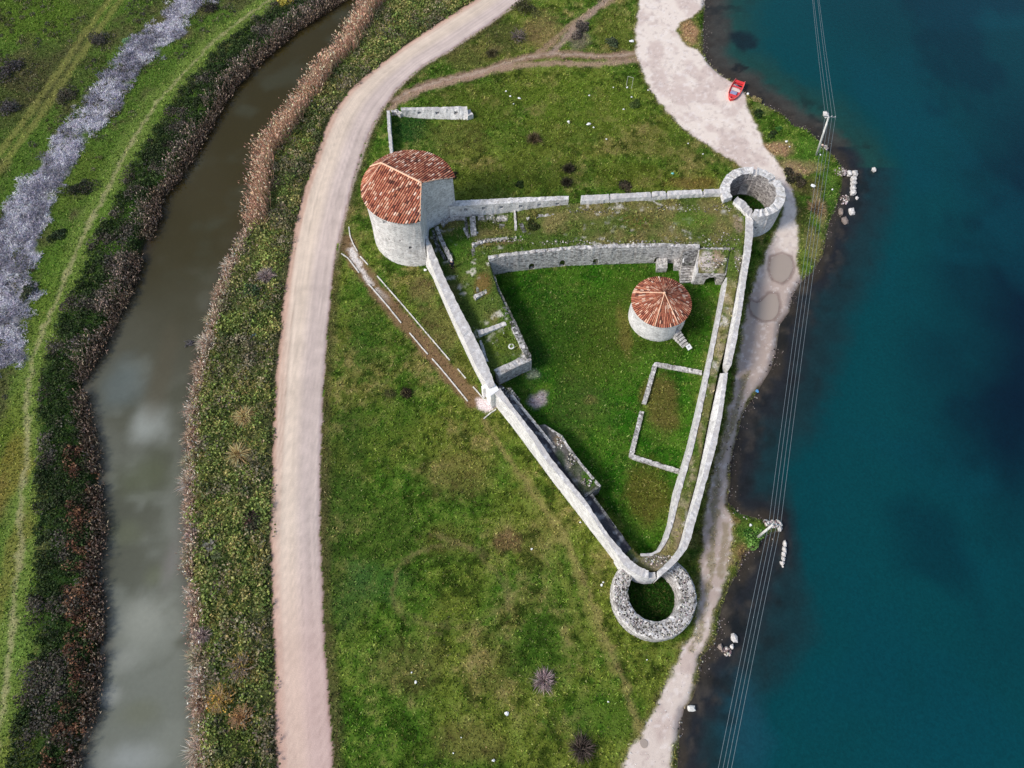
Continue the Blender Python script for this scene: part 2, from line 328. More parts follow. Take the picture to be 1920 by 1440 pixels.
BLOBS = [  # u, v, radius u, radius v, colour, strength, kind of edge
 (1215,590,90,80,(72,84,28),.5),(1110,640,90,80,(74,86,30),.6),(1240,760,35,60,(100,86,46),.75),(1215,930,40,60,(92,82,36),.7),(1170,620,14,50,(112,100,52),.6),
 (1030,600,60,90,(38,74,18),.6),(1090,760,60,50,(66,82,36),.5),(1110,750,15,12,(110,96,60),.5),(985,680,40,60,(26,66,22),.6),(1290,600,30,60,(36,66,14),.6),
 (860,890,60,45,(112,94,58),.45),(950,1010,30,22,(110,84,62),.7),(840,1010,60,30,(104,98,48),.4),(760,1250,60,60,(108,92,58),.35),(930,1260,40,50,(104,92,52),.35),(880,1390,60,40,(110,92,58),.4),(1010,1230,60,70,(48,74,22),.4),
 (700,1085,60,40,(58,94,42),.5),(660,1110,40,70,(60,88,44),.5),(1120,1340,80,50,(54,92,22),.55),(690,620,40,60,(52,86,26),.6),(720,800,60,80,(56,88,26),.45),(720,1000,70,60,(60,80,28),.5),(640,900,40,200,(56,74,30),.5),
 (830,610,40,50,(112,92,62),.5),(790,545,30,30,(116,92,70),.5),(700,530,30,25,(58,102,28),.6),(880,690,20,60,(96,96,40),.5),(730,740,14,10,(52,48,34),.8),
 (900,200,90,50,(92,100,36),.5),(1060,190,90,50,(84,108,30),.55),(1150,210,60,50,(92,110,34),.5),(850,260,60,40,(104,96,52),.4),(1040,260,90,40,(92,98,38),.4),(1000,330,130,25,(62,76,24),.6),(770,240,30,35,(32,68,30),.75),(1180,330,70,25,(84,92,30),.5),(1240,270,60,40,(88,100,34),.4),(1300,345,50,12,(112,86,50),.6),
 (1020,60,40,35,(136,112,78),.6),(940,70,40,35,(70,68,42),.6),(1150,60,40,50,(104,104,46),.5),(1085,70,20,30,(128,112,104),.6),(880,110,50,25,(94,86,50),.6),
 (1450,280,30,14,(168,132,106),.8),(1500,312,40,14,(160,130,104),.7),(1525,285,34,28,(74,112,36),.6),(1430,205,18,12,(112,118,66),.6),(1520,350,30,18,(76,72,40),.8),(1510,420,16,40,(66,74,36),.7),(1540,390,10,40,(140,120,92),.6),(1525,460,24,30,(128,114,78),.6),(1565,370,12,50,(74,106,40),.6),(1292,58,16,26,(172,134,104),.85),(1312,70,6,40,(130,126,70),.7),
 (1395,985,18,14,(84,104,42),.7),(1375,975,14,10,(140,112,76),.6),(1405,1005,22,22,(70,104,40),.6),(1395,1050,14,26,(122,92,66),.7),(1345,1150,12,40,(88,100,48),.7),(1332,1210,10,30,(100,100,56),.6),(1300,1300,10,30,(134,130,60),.7),
 (1235,545,8,8,(60,80,24),.4),(1000,745,20,14,(178,160,166),.8),(1010,735,14,10,(180,164,168),.8),(1000,700,10,8,(150,150,140),.5),
 (1440,455,10,50,(40,62,26),.0),(1395,520,14,60,(40,66,26),.75),(1312,1060,12,60,(40,70,24),.7),(1305,1130,8,60,(48,74,26),.5),
 (60,30,120,50,(84,106,34),.6),(100,130,90,60,(72,76,44),.5),(40,180,60,70,(70,66,44),.6),(130,330,60,60,(92,104,40),.4),(330,210,50,40,(86,116,42),.5),(200,420,40,60,(78,112,34),.5),(90,530,40,60,(82,112,36),.5),(55,600,40,70,(92,110,40),.5),(20,800,30,80,(102,112,40),.5),(15,900,30,90,(128,112,52),.6),(25,1050,20,120,(118,112,56),.6),(40,1200,20,80,(96,124,54),.5),(20,1420,40,60,(110,116,52),.5),(75,1240,18,50,(70,100,40),.5),
]
def to_px(X, Y, Z=0.0):
    dz = Z - CAMH
    yc = Y * math.cos(TILT) + dz * math.sin(TILT); zc = -Y * math.sin(TILT) + dz * math.cos(TILT)
    zc = np.minimum(zc, -0.5)
    return 960 + FPX * X / -zc, 720 - FPX * yc / -zc
def lerp(a, b, t): return a + (b - a) * t[:, None]
def paint(X, Y):
    """base colour of the ground, plus how much grass stands there (0..1) and whether it is road / track"""
    n = len(X); wx = X + 1.6 * (fbm(X, Y, 3.0, 1) - .5); wy = Y + 1.6 * (fbm(X, Y, 3.0, 2) - .5)
    ex = X + 0.9 * (fbm(X, Y, 0.9, 3) - .5); ey = Y + 0.9 * (fbm(X, Y, 0.9, 4) - .5)
    big = fbm(X, Y, 11.0, 5); med = fbm(X, Y, 3.2, 6); sm = fbm(X, Y, 0.8, 7); big2 = fbm(X, Y, 7.0, 8)
    green, olive, dry, lush = (alb(c) for c in ((68, 99, 28), (98, 110, 40), (118, 110, 60), (54, 95, 22)))
    c = lerp(np.tile(green, (n, 1)), olive, sstep(.38, .62, big))
    c = lerp(c, dry, sstep(.52, .70, .5 * med + .5 * big2) * .75)
    c = lerp(c, lush, sstep(.52, .68, .6 * fbm(X, Y, 5.0, 9) + .4 * sm) * .7)
    # the walled courtyard is greener
    tuf = fbm(X, Y, .55, 2, 3); tuf2 = fbm(X, Y, 1.5, 4, 3)
    c = lerp(c, lerp(np.tile(alb((118, 132, 58)), (n, 1)), alb((148, 134, 86)), sstep(.45, .62, .5 * med + .5 * big2)), sstep(.48, .70, .55 * tuf + .45 * tuf2) * .62)
    c = lerp(c, alb((34, 52, 10)), sstep(.50, .32, .6 * tuf + .4 * tuf2) * .8)
    cd = sdist(wx, wy, COURT); k = sstep(.6, -.6, cd)
    cc = lerp(np.tile(alb((48, 97, 17)), (n, 1)), alb((72, 106, 30)), sstep(.4, .65, .6 * med + .4 * sm))
    cc = lerp(cc, alb((88, 104, 44)), sstep(.54, .72, .5 * tuf + .5 * tuf2) * .7); cc = lerp(cc, alb((26, 56, 12)), sstep(.48, .30, .6 * tuf + .4 * med) * .6)
    c = lerp(c, cc, k)
    # west of the canal and the strip between canal and road
    U, Vp = to_px(X, Y)
    ccen = np.interp(Y, GA(canal_l)[::-1, 1], GA(canal_l)[::-1, 0])
    west = X < ccen
    rcen = np.interp(Y, RL[::-1, 1], RL[::-1, 0])
    strip = (~west) & (X < rcen)
    c = np.where(strip[:, None], lerp(np.tile(alb((64, 80, 40)), (n, 1)), alb((98, 104, 64)), sstep(.4, .62, med)), c)
    cw = lerp(np.tile(alb((80, 106, 40)), (n, 1)), alb((88, 90, 54)), sstep(.45, .62, .6 * big2 + .4 * med))
    c = np.where(west[:, None], cw, c)
    dl = pdist(X, Y, SW['levee'])
    c = np.where(west[:, None], lerp(c, alb((104, 124, 56)), sstep(2.6, 1.0, dl + 1.2 * (sm - .5))), c)
    dcan = sdist(X, Y, CANAL)
    c = np.where((west)[:, None], lerp(c, alb((48, 72, 30)), sstep(6.5, 4.5, dcan + 2 * (med - .5)) * sstep(.9, 1.6, dl)), c)
    for b in BLOBS:
        u, v, ru, rv, col, s = b
        cx, cy = G(u, v); rx = abs(G(u + ru, v)[0] - cx); ry = abs(G(u, v - rv)[1] - G(u, v + rv)[1]) / 2
        m = (np.abs(X - cx) < 2.2 * rx + 1) & (np.abs(Y - cy) < 2.2 * ry + 1)
        if not m.any(): continue
        d = np.sqrt(((wx[m] - cx) / rx) ** 2 + ((wy[m] - cy) / ry) ** 2) + .7 * (med[m] - .5) + .5 * (sm[m] - .5)
        c[m] = lerp(c[m], alb(col), sstep(1.35, .55, d) * s)
    gr = np.ones(n)                                           # grass amount
    # lilac-grey thicket floor
    d = pdist(wx, wy, SW['lilac']); wd = 2.2 + 2.4 * sstep(30, 75, 100 - Y)
    k = sstep(.5, -.5, d - wd * (.15 + 1.75 * fbm(X, Y, 3.0, 10))); c = lerp(c, alb((140, 136, 150)), k * .85); gr = gr * (1 - .8 * k)
    def stroke(key, col, w, s, g=0.3, edge=.35, nz=.5):
        nonlocal c, gr
        P = SW[key] if isinstance(key, str) else key
        d = pdist(ex, ey, P, w + 3); k = sstep(w + edge, max(w - edge, 0), d + nz * (sm - .5) + .4 * nz * (med - .5)) * s
        c = lerp(c, alb(col), k); gr = gr * (1 - k * (1 - g))
    for key in ('farm1', 'farm2'): stroke(key, (124, 124, 66), .55, .7)
    stroke('levee', (150, 146, 104), .22, .85); 
    stroke('cross', (142, 114, 98), .75, .85, .1); stroke('cross2', (164, 136, 118), .55, .8, .1); stroke('cross', (186, 166, 148), .12, .6, .1)
    stroke('spur', (152, 128, 104), .5, .8); stroke('spur2', (160, 138, 124), .5, .8)
    stroke('gatepath', (122, 96, 72), 1.0, .9, .15); 
    d = pdist(ex, ey, SW['gatepath'], 3); k = sstep(.62, .2, d) * sstep(.50, .62, fbm(X, Y, 2.2, 3)) * sstep(47, 52, Y + 0 * X); c = lerp(c, alb((214, 206, 200)), k)
    stroke('foot1', (146, 130, 84), .24, .6); stroke('foot2', (132, 128, 70), .24, .6); stroke('foot3', (112, 118, 54), .3, .55)
    for i, R in enumerate(RINGS): stroke(R, (112, 104, 66) if i else (52, 66, 26), .12, .38, .6, .25)
    stroke('wheel', (126, 108, 76), .15, .4)
    # gate threshold
    P = GA([(893,752),(903,748),(928,742),(930,760),(914,772),(900,766)]); k = sstep(.25, -.15, sdist(ex, ey, P)); c = lerp(c, alb((222, 206, 204)), k); gr *= 1 - k
    # verge of the road
    RMid = np.vstack([RR]); dr = pdist(X, Y, RR); out_r = ~inside(X, Y, ROAD)
    k = sstep(1.5, .3, dr + .8 * (med - .5)) * out_r * (~strip); c = lerp(c, alb((84, 72, 50)), k * .65)
    k = sstep(.45, .1, dr + .35 * (sm - .5)) * out_r * sstep(52, 60, Y + 0 * X); c = lerp(c, alb((186, 168, 156)), k * .8); gr *= 1 - .7 * k
    dL = pdist(X, Y, RL); k = sstep(1.1, .1, dL + .5 * (sm - .5)) * out_r * strip; c = lerp(c, alb((62, 56, 42)), k * .7)
    # road surface
    rs = sdist(X, Y, ROAD); rag = .28 * (fbm(X, Y, 1.8, 9, 3) - .5) + .25 * (fbm(X, Y, .5, 3, 2) - .5); road = rs + rag < 0
    t = dL / (dL + dr + 1e-6); al = np.interp(Y, RL[::-1, 1], np.r_[0, np.cumsum(np.linalg.norm(np.diff(RL[::-1], axis=0), axis=1))])
    st = fbm(t * 16, al / 30.0, 1.0, 4) ; st2 = fbm(t * 45, al / 12.0, 1.0, 6, 3)
    rc = lerp(np.tile(alb((212, 194, 176)), (n, 1)), alb((200, 183, 174)), sstep(.38, .68, t))
    rc = lerp(rc, alb((196, 156, 136)), sstep(.24, .02, t + .2 * (st - .5)) * .75)
    rc = lerp(rc, alb((172, 156, 156)), sstep(.9, .98, t) * .6)
    rc = rc * (1 + .30 * (st - .5) + .34 * (st2 - .5) + .20 * (sm - .5) + .22 * (fbm(X, Y, 2.6, 2) - .5))[:, None]
    for tr in (.22, .40, .60, .80): rc = rc * (1 - .07 * sstep(.035, .005, np.abs(t - tr - .03 * (fbm(al * 0, al, 9.0, 3) - .5))) * sstep(.35, .6, fbm(X, Y, 5.0, 7)))[:, None]
    rc = lerp(rc, alb((196, 152, 140)), sstep(22, 2, Y + 0 * X) * .35)
    edge = sstep(-.32, -.02, rs + 1.2 * rag); rc = lerp(rc, alb((132, 102, 86)), edge * .55)
    c = np.where(road[:, None], rc, c); gr = np.where(road, 0, gr)
    # gravel track by the lake
    ts = sdist(ex, ey, TRACK); kt = sstep(.25, -.25, ts)
    sp = fbm(X, Y, .45, 2, 2); tcol = lerp(np.tile(alb((226, 212, 200)), (n, 1)), alb((206, 188, 178)), sstep(.42, .62, med))
    south = sstep(62, 46, Y); tcol = lerp(tcol, alb((176, 158, 147)), south * (1 - .6 * sstep(14, 6, Y)) * .9)
    tcol = lerp(tcol, alb((240, 232, 228)), sstep(.58, .80, sp) * .35); tcol = lerp(tcol, alb((168, 150, 144)), sstep(.56, .75, fbm(X, Y, .45, 5, 3)) * .4)
    # grass between the two ruts along the wall
    P = GA([(1400,700),(1372,790),(1350,870),(1340,950),(1337,1000),(1334,1060),(1325,1110),(1316,1170),(1298,1220)]); d = pdist(ex, ey, P, 3)
    kg = sstep(.45, .15, d + .9 * (sm - .5)) * sstep(48, 42, Y); 
    tcol = lerp(tcol, alb((118, 110, 70)), kg * .6)
    P = GA([(1362,985),(1362,1010),(1357,1045),(1350,1080)]); d = pdist(ex, ey, P, 3); tcol = lerp(tcol, alb((128, 116, 84)), sstep(.5, .2, d) * .6)
    for pd in PUDDLES:
        q = sdist(X, Y, GA(pd)); tcol = lerp(tcol, alb((128, 110, 102)), sstep(.42, .05, np.abs(q - .12) + .25 * (sm - .5)) * .75)
    c = lerp(c, tcol, kt); gr *= 1 - kt * (1 - .45 * kg)
    k = sstep(.5, 0, np.abs(ts - .2)) * .35; c = lerp(c, alb((120, 104, 66)), k)
    # water's edge: wet brown rim
    ls = sdist(X, Y, LAKE); k = sstep(.7, .15, ls + .6 * (sm - .5)); c = lerp(c, alb((96, 82, 74)), k * .8); gr *= 1 - sstep(.6, .1, ls)
    k = sstep(.1, -.3, ls); c = lerp(c, alb((62, 54, 50)), k)
    k = sstep(1.3, .2, dcan); c = lerp(c, alb((52, 46, 34)), k); gr *= 1 - k
    return c, np.clip(gr, 0, 1), road, ts + .3 * (sm - .5) < 0, ls, dcan

# ------------------------------------------------------------------ ground, road, track from one survey grid
STEP = 0.2
FX0, FY0 = -98.0, -14.0; fx = np.arange(FX0, 86.01, STEP); fy = np.arange(FY0, 126.01, STEP)
wx_ = np.array([-700, -560, -430, -340, -270, -220, -185]); xs = np.r_[wx_, np.arange(-165, FX0 - .6, 1.2), fx, np.linspace(90, 700, 20)]; NX0 = int(np.searchsorted(xs, FX0 - 1e-6))
ys = np.r_[np.linspace(-500, -60, 10), np.arange(-54, FY0 - .6, 1.2), fy, np.arange(127.2, 190, 1.2), np.array([200, 225, 260, 310, 380, 480, 620, 760, 900])]; NY0 = int(np.searchsorted(ys, FY0 - 1e-6))
GX, GY = np.meshgrid(xs, ys); gx, gy = GX.ravel(), GY.ravel()
gcol, ggr, groad, gtrack, gls, gdc = paint(gx, gy)
gz = 0.10 * (fbm(gx, gy, 4.0, 3) - .5) + 0.05 * (fbm(gx, gy, .8, 5) - .5) * ggr
gz = np.where(groad, .02 + .02 * (fbm(gx, gy, 3.0, 3) - .5), gz)
gz = gz + (ZC - .15) * sstep(1.8, -.1, gdc) - 1.4 * sstep(0.1, -2.5, gdc)
gz = gz + (ZL - .08) * sstep(1.1, -.05, gls) - 1.8 * sstep(0.0, -7, gls)
gz = gz - 1.0 * sstep(3.2, 2.7, np.hypot(gx - 14.32, gy - 12.3))
nx, ny = len(xs), len(ys)
ii = np.arange(nx * ny).reshape(ny, nx)
quads = np.stack([ii[:-1, :-1].ravel(), ii[:-1, 1:].ravel(), ii[1:, 1:].ravel(), ii[1:, :-1].ravel()], 1)
cls = np.where(groad[quads].sum(1) >= 3, 1, np.where((gtrack[quads].sum(1) >= 3) & (gls[quads].min(1) > -.3), 2, 0))
GVERT = np.stack([gx, gy, gz], 1)
for k, nm in ((0, 'ground'), (1, 'road'), (2, 'gravel_path')):
    q = quads[cls == k]; un, inv = np.unique(q, return_inverse=True)
    o = link(nm, mk_mesh(nm, GVERT[un], inv.reshape(q.shape), gcol[un], smooth=True), M['ground'] if k == 0 else M['gravel'], origin='world')
    tag(o, kind='structure')
def gsample(x, y):
    """ground colour, grass amount and height next to a point of the fine grid"""
    i = np.clip(np.round((np.asarray(x) - FX0) / STEP).astype(int), 0, len(fx) - 1) + NX0
    j = np.clip(np.round((np.asarray(y) - FY0) / STEP).astype(int), 0, len(fy) - 1) + NY0
    k = ii[j, i]; return gcol[k], ggr[k], gz[k], gdc[k], gls[k]

# ------------------------------------------------------------------ water
def mat_water(name, rough, ior, spec, wav, strength, mot):
    m, t, b = newmat(name, rough, spec); b.inputs['IOR'].default_value = ior
    a = N(t, 'ShaderNodeAttribute', attribute_name='col')
    g = N(t, 'ShaderNodeNewGeometry'); n2 = N(t, 'ShaderNodeTexNoise'); n2.inputs['Scale'].default_value = wav * 1.6; n2.inputs['Detail'].default_value = 5; n2.inputs['Roughness'].default_value = .7; t.links.new(g.outputs['Position'], n2.inputs['Vector'])
    r2 = N(t, 'ShaderNodeMapRange'); r2.inputs['From Min'].default_value = .3; r2.inputs['From Max'].default_value = .7; r2.inputs['To Min'].default_value = 1 - mot; r2.inputs['To Max'].default_value = 1 + mot; t.links.new(n2.outputs['Fac'], r2.inputs['Value'])
    x2 = N(t, 'ShaderNodeVectorMath', operation='SCALE'); t.links.new(a.outputs['Color'], x2.inputs[0]); t.links.new(r2.outputs[0], x2.inputs['Scale']); t.links.new(x2.outputs[0], b.inputs['Base Color'])
    n = N(t, 'ShaderNodeTexNoise'); n.inputs['Scale'].default_value = wav; n.inputs['Detail'].default_value = 4; n.inputs['Distortion'].default_value = .6
    t.links.new(g.outputs['Position'], n.inputs['Vector'])
    bp = N(t, 'ShaderNodeBump'); bp.inputs['Strength'].default_value = strength; bp.inputs['Distance'].default_value = 0.03
    t.links.new(n.outputs['Fac'], bp.inputs['Height']); t.links.new(bp.outputs[0], b.inputs['Normal'])
    return m
def sheet(name, xs, ys, z, colfn, m):
    X, Y = np.meshgrid(xs, ys); x, y = X.ravel(), Y.ravel(); i = np.arange(x.size).reshape(X.shape)
    q = np.stack([i[:-1, :-1].ravel(), i[:-1, 1:].ravel(), i[1:, 1:].ravel(), i[1:, :-1].ravel()], 1)
    c, keep = colfn(x, y); q = q[keep[q].any(1)]; un, inv = np.unique(q, return_inverse=True)
    o = link(name, mk_mesh(name, np.stack([x, y, np.full(x.size, z)], 1)[un], inv.reshape(q.shape), c[un], smooth=True), m, origin='world')
    return tag(o, kind='structure')
def lake_col(x, y):
    ls = sdist(x, y, LAKE); n = len(x); d = -ls
    a = fbm(x, y, 14.0, 1); b = fbm(x, y, 5.0, 4); f = fbm(x, y, 1.1, 6)
    shelf = np.interp(y, [0, 8, 15, 22, 30, 45, 55, 66, 74, 80, 95, 105], [4.0, 6.5, 6.0, 3.6, 5.5, 5.0, 4.5, 5.0, 5.5, 5.5, 6.0, 6.0])
    t = d / shelf + .5 * (b - .5) + .3 * (f - .5)
    t = t + sstep(29.0, 31.5, x) * np.exp(-((y - 18.5) / 5.5) ** 2) * 1.3
    rim, mud, teal = s2l((58, 52, 44)) / KALB, s2l((36, 38, 41)) / KALB, s2l((0, 62, 67)) / KALB
    mud = np.where((y > 74)[:, None], s2l((62, 60, 54)) / KALB, mud)
    c = lerp(np.tile(rim, (n, 1)), 0, np.zeros(n)); c = c + (mud - rim) * sstep(0, .3, t)[:, None]
    gt = s2l((26, 64, 58)) / KALB; mid = np.where((y > 70)[:, None], gt, s2l((24, 48, 52)) / KALB)
    c = c + (mid - c) * sstep(.3, .85, t)[:, None]; c = lerp(c, teal, sstep(.75, 1.9, t))
    c = lerp(c, s2l((0, 24, 40)) / KALB, sstep(9, 30, d + 16 * (a - .5)) * (.30 + .68 * sstep(12, 34, y + 8 * (b - .5)) * sstep(92, 62, y)))
    c = lerp(c, s2l((2, 62, 72)) / KALB, sstep(.52, .72, fbm(x, y, 16.0, 7)) * sstep(4, 10, d) * .55)
    c = lerp(c, s2l((2, 24, 40)) / KALB, sstep(.54, .70, fbm(x * 1.0, y * .7, 11.0, 9)) * sstep(8, 16, d) * .4)
    px, py = G(1398, 78, ZL); dd = np.hypot((x - px) / 2.3, (y - py) / 2.6) + .9 * (b - .5) + .5 * (f - .5); c = lerp(c, s2l((18, 30, 36)) / KALB, sstep(1.15, .6, dd) * .85)
    px, py = G(1390, 128, ZL); dd = np.hypot((x - px) / 1.2, (y - py) / 1.0) + 1.6 * (f - .5); c = lerp(c, s2l((24, 26, 26)) / KALB, sstep(1.1, .7, dd) * .8)
    px, py = G(1395, 1345, ZL); dd = np.hypot((x - px) / 3.0, (y - py) / 5.0) + 1.2 * (b - .5); c = lerp(c, s2l((24, 70, 84)) / KALB, sstep(1.3, .3, dd) * .6)
    f2 = fbm(x, y, .9, 2, 3); sh = sstep(1.5, .5, t); c = c * (1 + .55 * (f - .5) * sh)[:, None]; c = lerp(c, s2l((84, 76, 66)) / KALB, sstep(.54, .72, .5 * f2 + .5 * b) * sstep(.75, .1, t) * .6); c = lerp(c, s2l((24, 27, 26)) / KALB, sstep(.56, .70, .6 * fbm(x, y, 1.7, 8, 3) + .4 * b) * sh * .6)
    return np.clip(c, .001, 1), ls < 1.6
def canal_col(x, y):
    d = sdist(x, y, CANAL); n = len(x)
    olive, cloud_glare = s2l((56, 49, 20)) / KALB, s2l((108, 111, 100)) / KALB  # cloud glare over the lower canal put into the water colour
    k = sstep(66, 4, y + 14 * (fbm(x, y, 9.0, 5) - .5)); c = lerp(np.tile(olive, (n, 1)), cloud_glare, k)
    c = lerp(c, s2l((66, 66, 48)) / KALB, sstep(.5, .72, fbm(x, y, 6.0, 8)) * .6); c = lerp(c, s2l((124, 127, 116)) / KALB, sstep(.52, .74, fbm(x, y, 5.0, 2)) * k * .6)  # the paler patches are painted cloud reflections too
    c = lerp(c, s2l((48, 38, 28)) / KALB, sstep(-1.6, .1, d + .8 * (fbm(x, y, 1.5, 3) - .5)) * .6)
    for u, v, ru, rv, col, s in ((275,800,38,38,(150,154,146),.75),(275,885,50,42,(88,92,66),.6),(230,720,40,60,(92,102,100),.6),(305,700,22,90,(82,76,58),.6),(292,1080,20,24,(98,102,76),.5),(232,1000,32,24,(98,102,78),.5),(275,1160,50,50,(140,142,130),.7),(235,1235,30,24,(138,140,130),.5),(265,1335,40,26,(102,104,84),.6),(205,1305,22,20,(152,154,146),.6),(240,1425,60,30,(150,154,150),.6),(320,1050,18,60,(118,112,108),.5)):  # cloud and sky reflections painted as soft pale and olive blobs
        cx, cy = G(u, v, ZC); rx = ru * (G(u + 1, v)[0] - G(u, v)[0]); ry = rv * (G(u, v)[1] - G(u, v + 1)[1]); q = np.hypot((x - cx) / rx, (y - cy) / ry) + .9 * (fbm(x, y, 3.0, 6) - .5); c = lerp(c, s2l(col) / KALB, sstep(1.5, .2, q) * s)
    return np.clip(c, .001, 1), d < 1.8
M['lake'] = mat_water('lake_water', 0.10, 1.33, 0.5, 2.2, 0.8, .17)
M['canal'] = mat_water('canal_water', 0.07, 1.33, 0.5, 1.4, 0.10, .05)
sheet('lake_water', np.r_[np.arange(10, 86, .35), np.linspace(88, 690, 30)], np.r_[np.linspace(-300, -8, 12), np.arange(-6, 108, .35), np.linspace(110, 600, 20)], ZL, lake_col, M['lake'])
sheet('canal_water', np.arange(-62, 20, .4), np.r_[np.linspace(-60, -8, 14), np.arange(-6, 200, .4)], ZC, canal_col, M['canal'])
# ------------------------------------------------------------------ masonry
def obj_cut(o, mb):
    """hollow the boxes of mb out of o (real openings)"""
    cme = mb.mesh('cutter'); c = bpy.data.objects.new('cutter', cme); COL.objects.link(c)
    md = o.modifiers.new('cut', 'BOOLEAN'); md.operation = 'DIFFERENCE'; md.solver = 'EXACT'; md.object = c
    bpy.context.view_layer.update()
    ev = o.evaluated_get(bpy.context.evaluated_depsgraph_get()); me = bpy.data.meshes.new_from_object(ev)
    old = o.data; o.modifiers.clear()
    if len(me.polygons) > 4: o.data = me
    bpy.data.objects.remove(c); bpy.data.meshes.remove(cme)
def jit(a, s): return a + rng.normal(0, s, a.shape)
def wall_mesh(name, ot, it, zt, zo=0.0, zi=0.0, ob=None, ib=None, seg=.35, j=.05, jz=.06, world=False, closed=False):
    """wall between an outer and an inner top line (picture positions at height zt); ob / ib give battered base lines"""
    def cv(P, z):
        P = np.asarray(P, float)
        if P.shape[1] == 3: return np.array([(*G(p[0], p[1], p[2]), p[2]) for p in P])
        if world: return np.c_[P, np.full(len(P), z)]
        return np.c_[GA(P, z), np.full(len(P), z)]
    O, I = cv(ot, zt), cv(it, zt); n = max(3, int(max(length(O), length(I)) / seg) + 1)
    O, I = resample(O, n), resample(I, n)
    OB = resample(cv(ob, zo), n) if ob is not None else np.c_[O[:, :2], np.full(n, zo)]
    IB = resample(cv(ib, zi), n) if ib is not None else np.c_[I[:, :2], np.full(n, zi)]
    z = (fbm(np.arange(n) * seg, O[:, 0], 2.0, 3) - .5) * 2 * jz + rng.normal(0, jz * .5, n)
    O[:, 2] += z; I[:, 2] += z + rng.normal(0, jz * .3, n)
    rows = [IB, IB * .5 + I * .5, I, I * .5 + O * .5, O, O * .5 + OB * .5, OB]
    rows[3] = rows[3] + np.c_[np.zeros((n, 2)), rng.normal(0, jz * .5, n)]
    for k in (1, 2, 3, 4, 5): rows[k] = rows[k] + np.c_[rng.normal(0, j * .6, (n, 2)), np.zeros(n)]
    m = len(rows); V = np.concatenate(rows); F = []
    for r in range(m):
        a, b = r * n, ((r + 1) % m) * n
        for k in range(n - 1): F.append((a + k, a + k + 1, b + k + 1, b + k))
        if closed: F.append((a + n - 1, a, b, b + n - 1))
    me = bpy.data.meshes.new(name)
    if not closed:
        F.append(tuple(r * n for r in range(m))); F.append(tuple(r * n + n - 1 for r in range(m))[::-1])
    me.from_pydata(V.tolist(), [], F)
    bm = bmesh.new(); bm.from_mesh(me); bmesh.ops.recalc_face_normals(bm, faces=bm.faces); bm.to_mesh(me); bm.free()
    return me
def wall(name, label, cat, mat, ot, it, zt, group=None, **k):
    o = link(name, wall_mesh(name, ot, it, zt, **k), M[mat]); return tag(o, label, cat, group)
def thick(P, w):
    """outer and inner line of a band of width w (m) about a world polyline"""
    P = np.asarray(P, float); d = np.gradient(P, axis=0); d /= np.linalg.norm(d, axis=1)[:, None]; nn = np.c_[-d[:, 1], d[:, 0]]
    return P + nn * w / 2, P - nn * w / 2

# raised grass: each patch is (u, v, trace height, surface height)
TERR = []
def idw(pts, x, y):
    d = np.hypot(x[:, None] - pts[None, :, 0], y[:, None] - pts[None, :, 1]) + .05; wt = d ** -2.6
    return (wt * pts[None, :, 2]).sum(1) / wt.sum(1)
def tpaint(x, y, style):
    n = len(x); med = fbm(x, y, 2.6, 6); sm = fbm(x, y, .7, 7); bg_ = fbm(x, y, 5.0, 8)
    if style == 'stone':
        c = lerp(np.tile(alb((96, 92, 88)), (n, 1)), alb((150, 144, 138)), sstep(.5, .7, fbm(x, y, .5, 2, 2))); c = lerp(c, alb((60, 72, 38)), sstep(.45, .6, med) * .75)
        return c, sstep(.45, .62, med) * .7
    if style == 'shade_stone':
        c = lerp(np.tile(alb((74, 72, 76)), (n, 1)), alb((150, 148, 148)), sstep(.60, .74, fbm(x, y, .45, 2, 2))); return c, np.zeros(n) + .05  # parapet shadow on the walkway put into the stone tone
    c = lerp(np.tile(alb((78, 96, 40)), (n, 1)), alb((120, 112, 70)), sstep(.40, .66, .6 * med + .4 * bg_)); c = lerp(c, alb((64, 94, 28)), sstep(.52, .68, fbm(x, y, 3.4, 9)) * .7)
    if style == 'walk': c = lerp(c, alb((160, 146, 120)), sstep(.50, .66, .5 * sm + .5 * fbm(x, y, 1.4, 4)) * .7)
    st = sstep(.64, .74, fbm(x, y, .6, 2, 2)) * sstep(.46, .6, fbm(x, y, 3.0, 1)); c = lerp(c, alb((196, 190, 180)), st * .8)
    return c, 1 - .6 * st
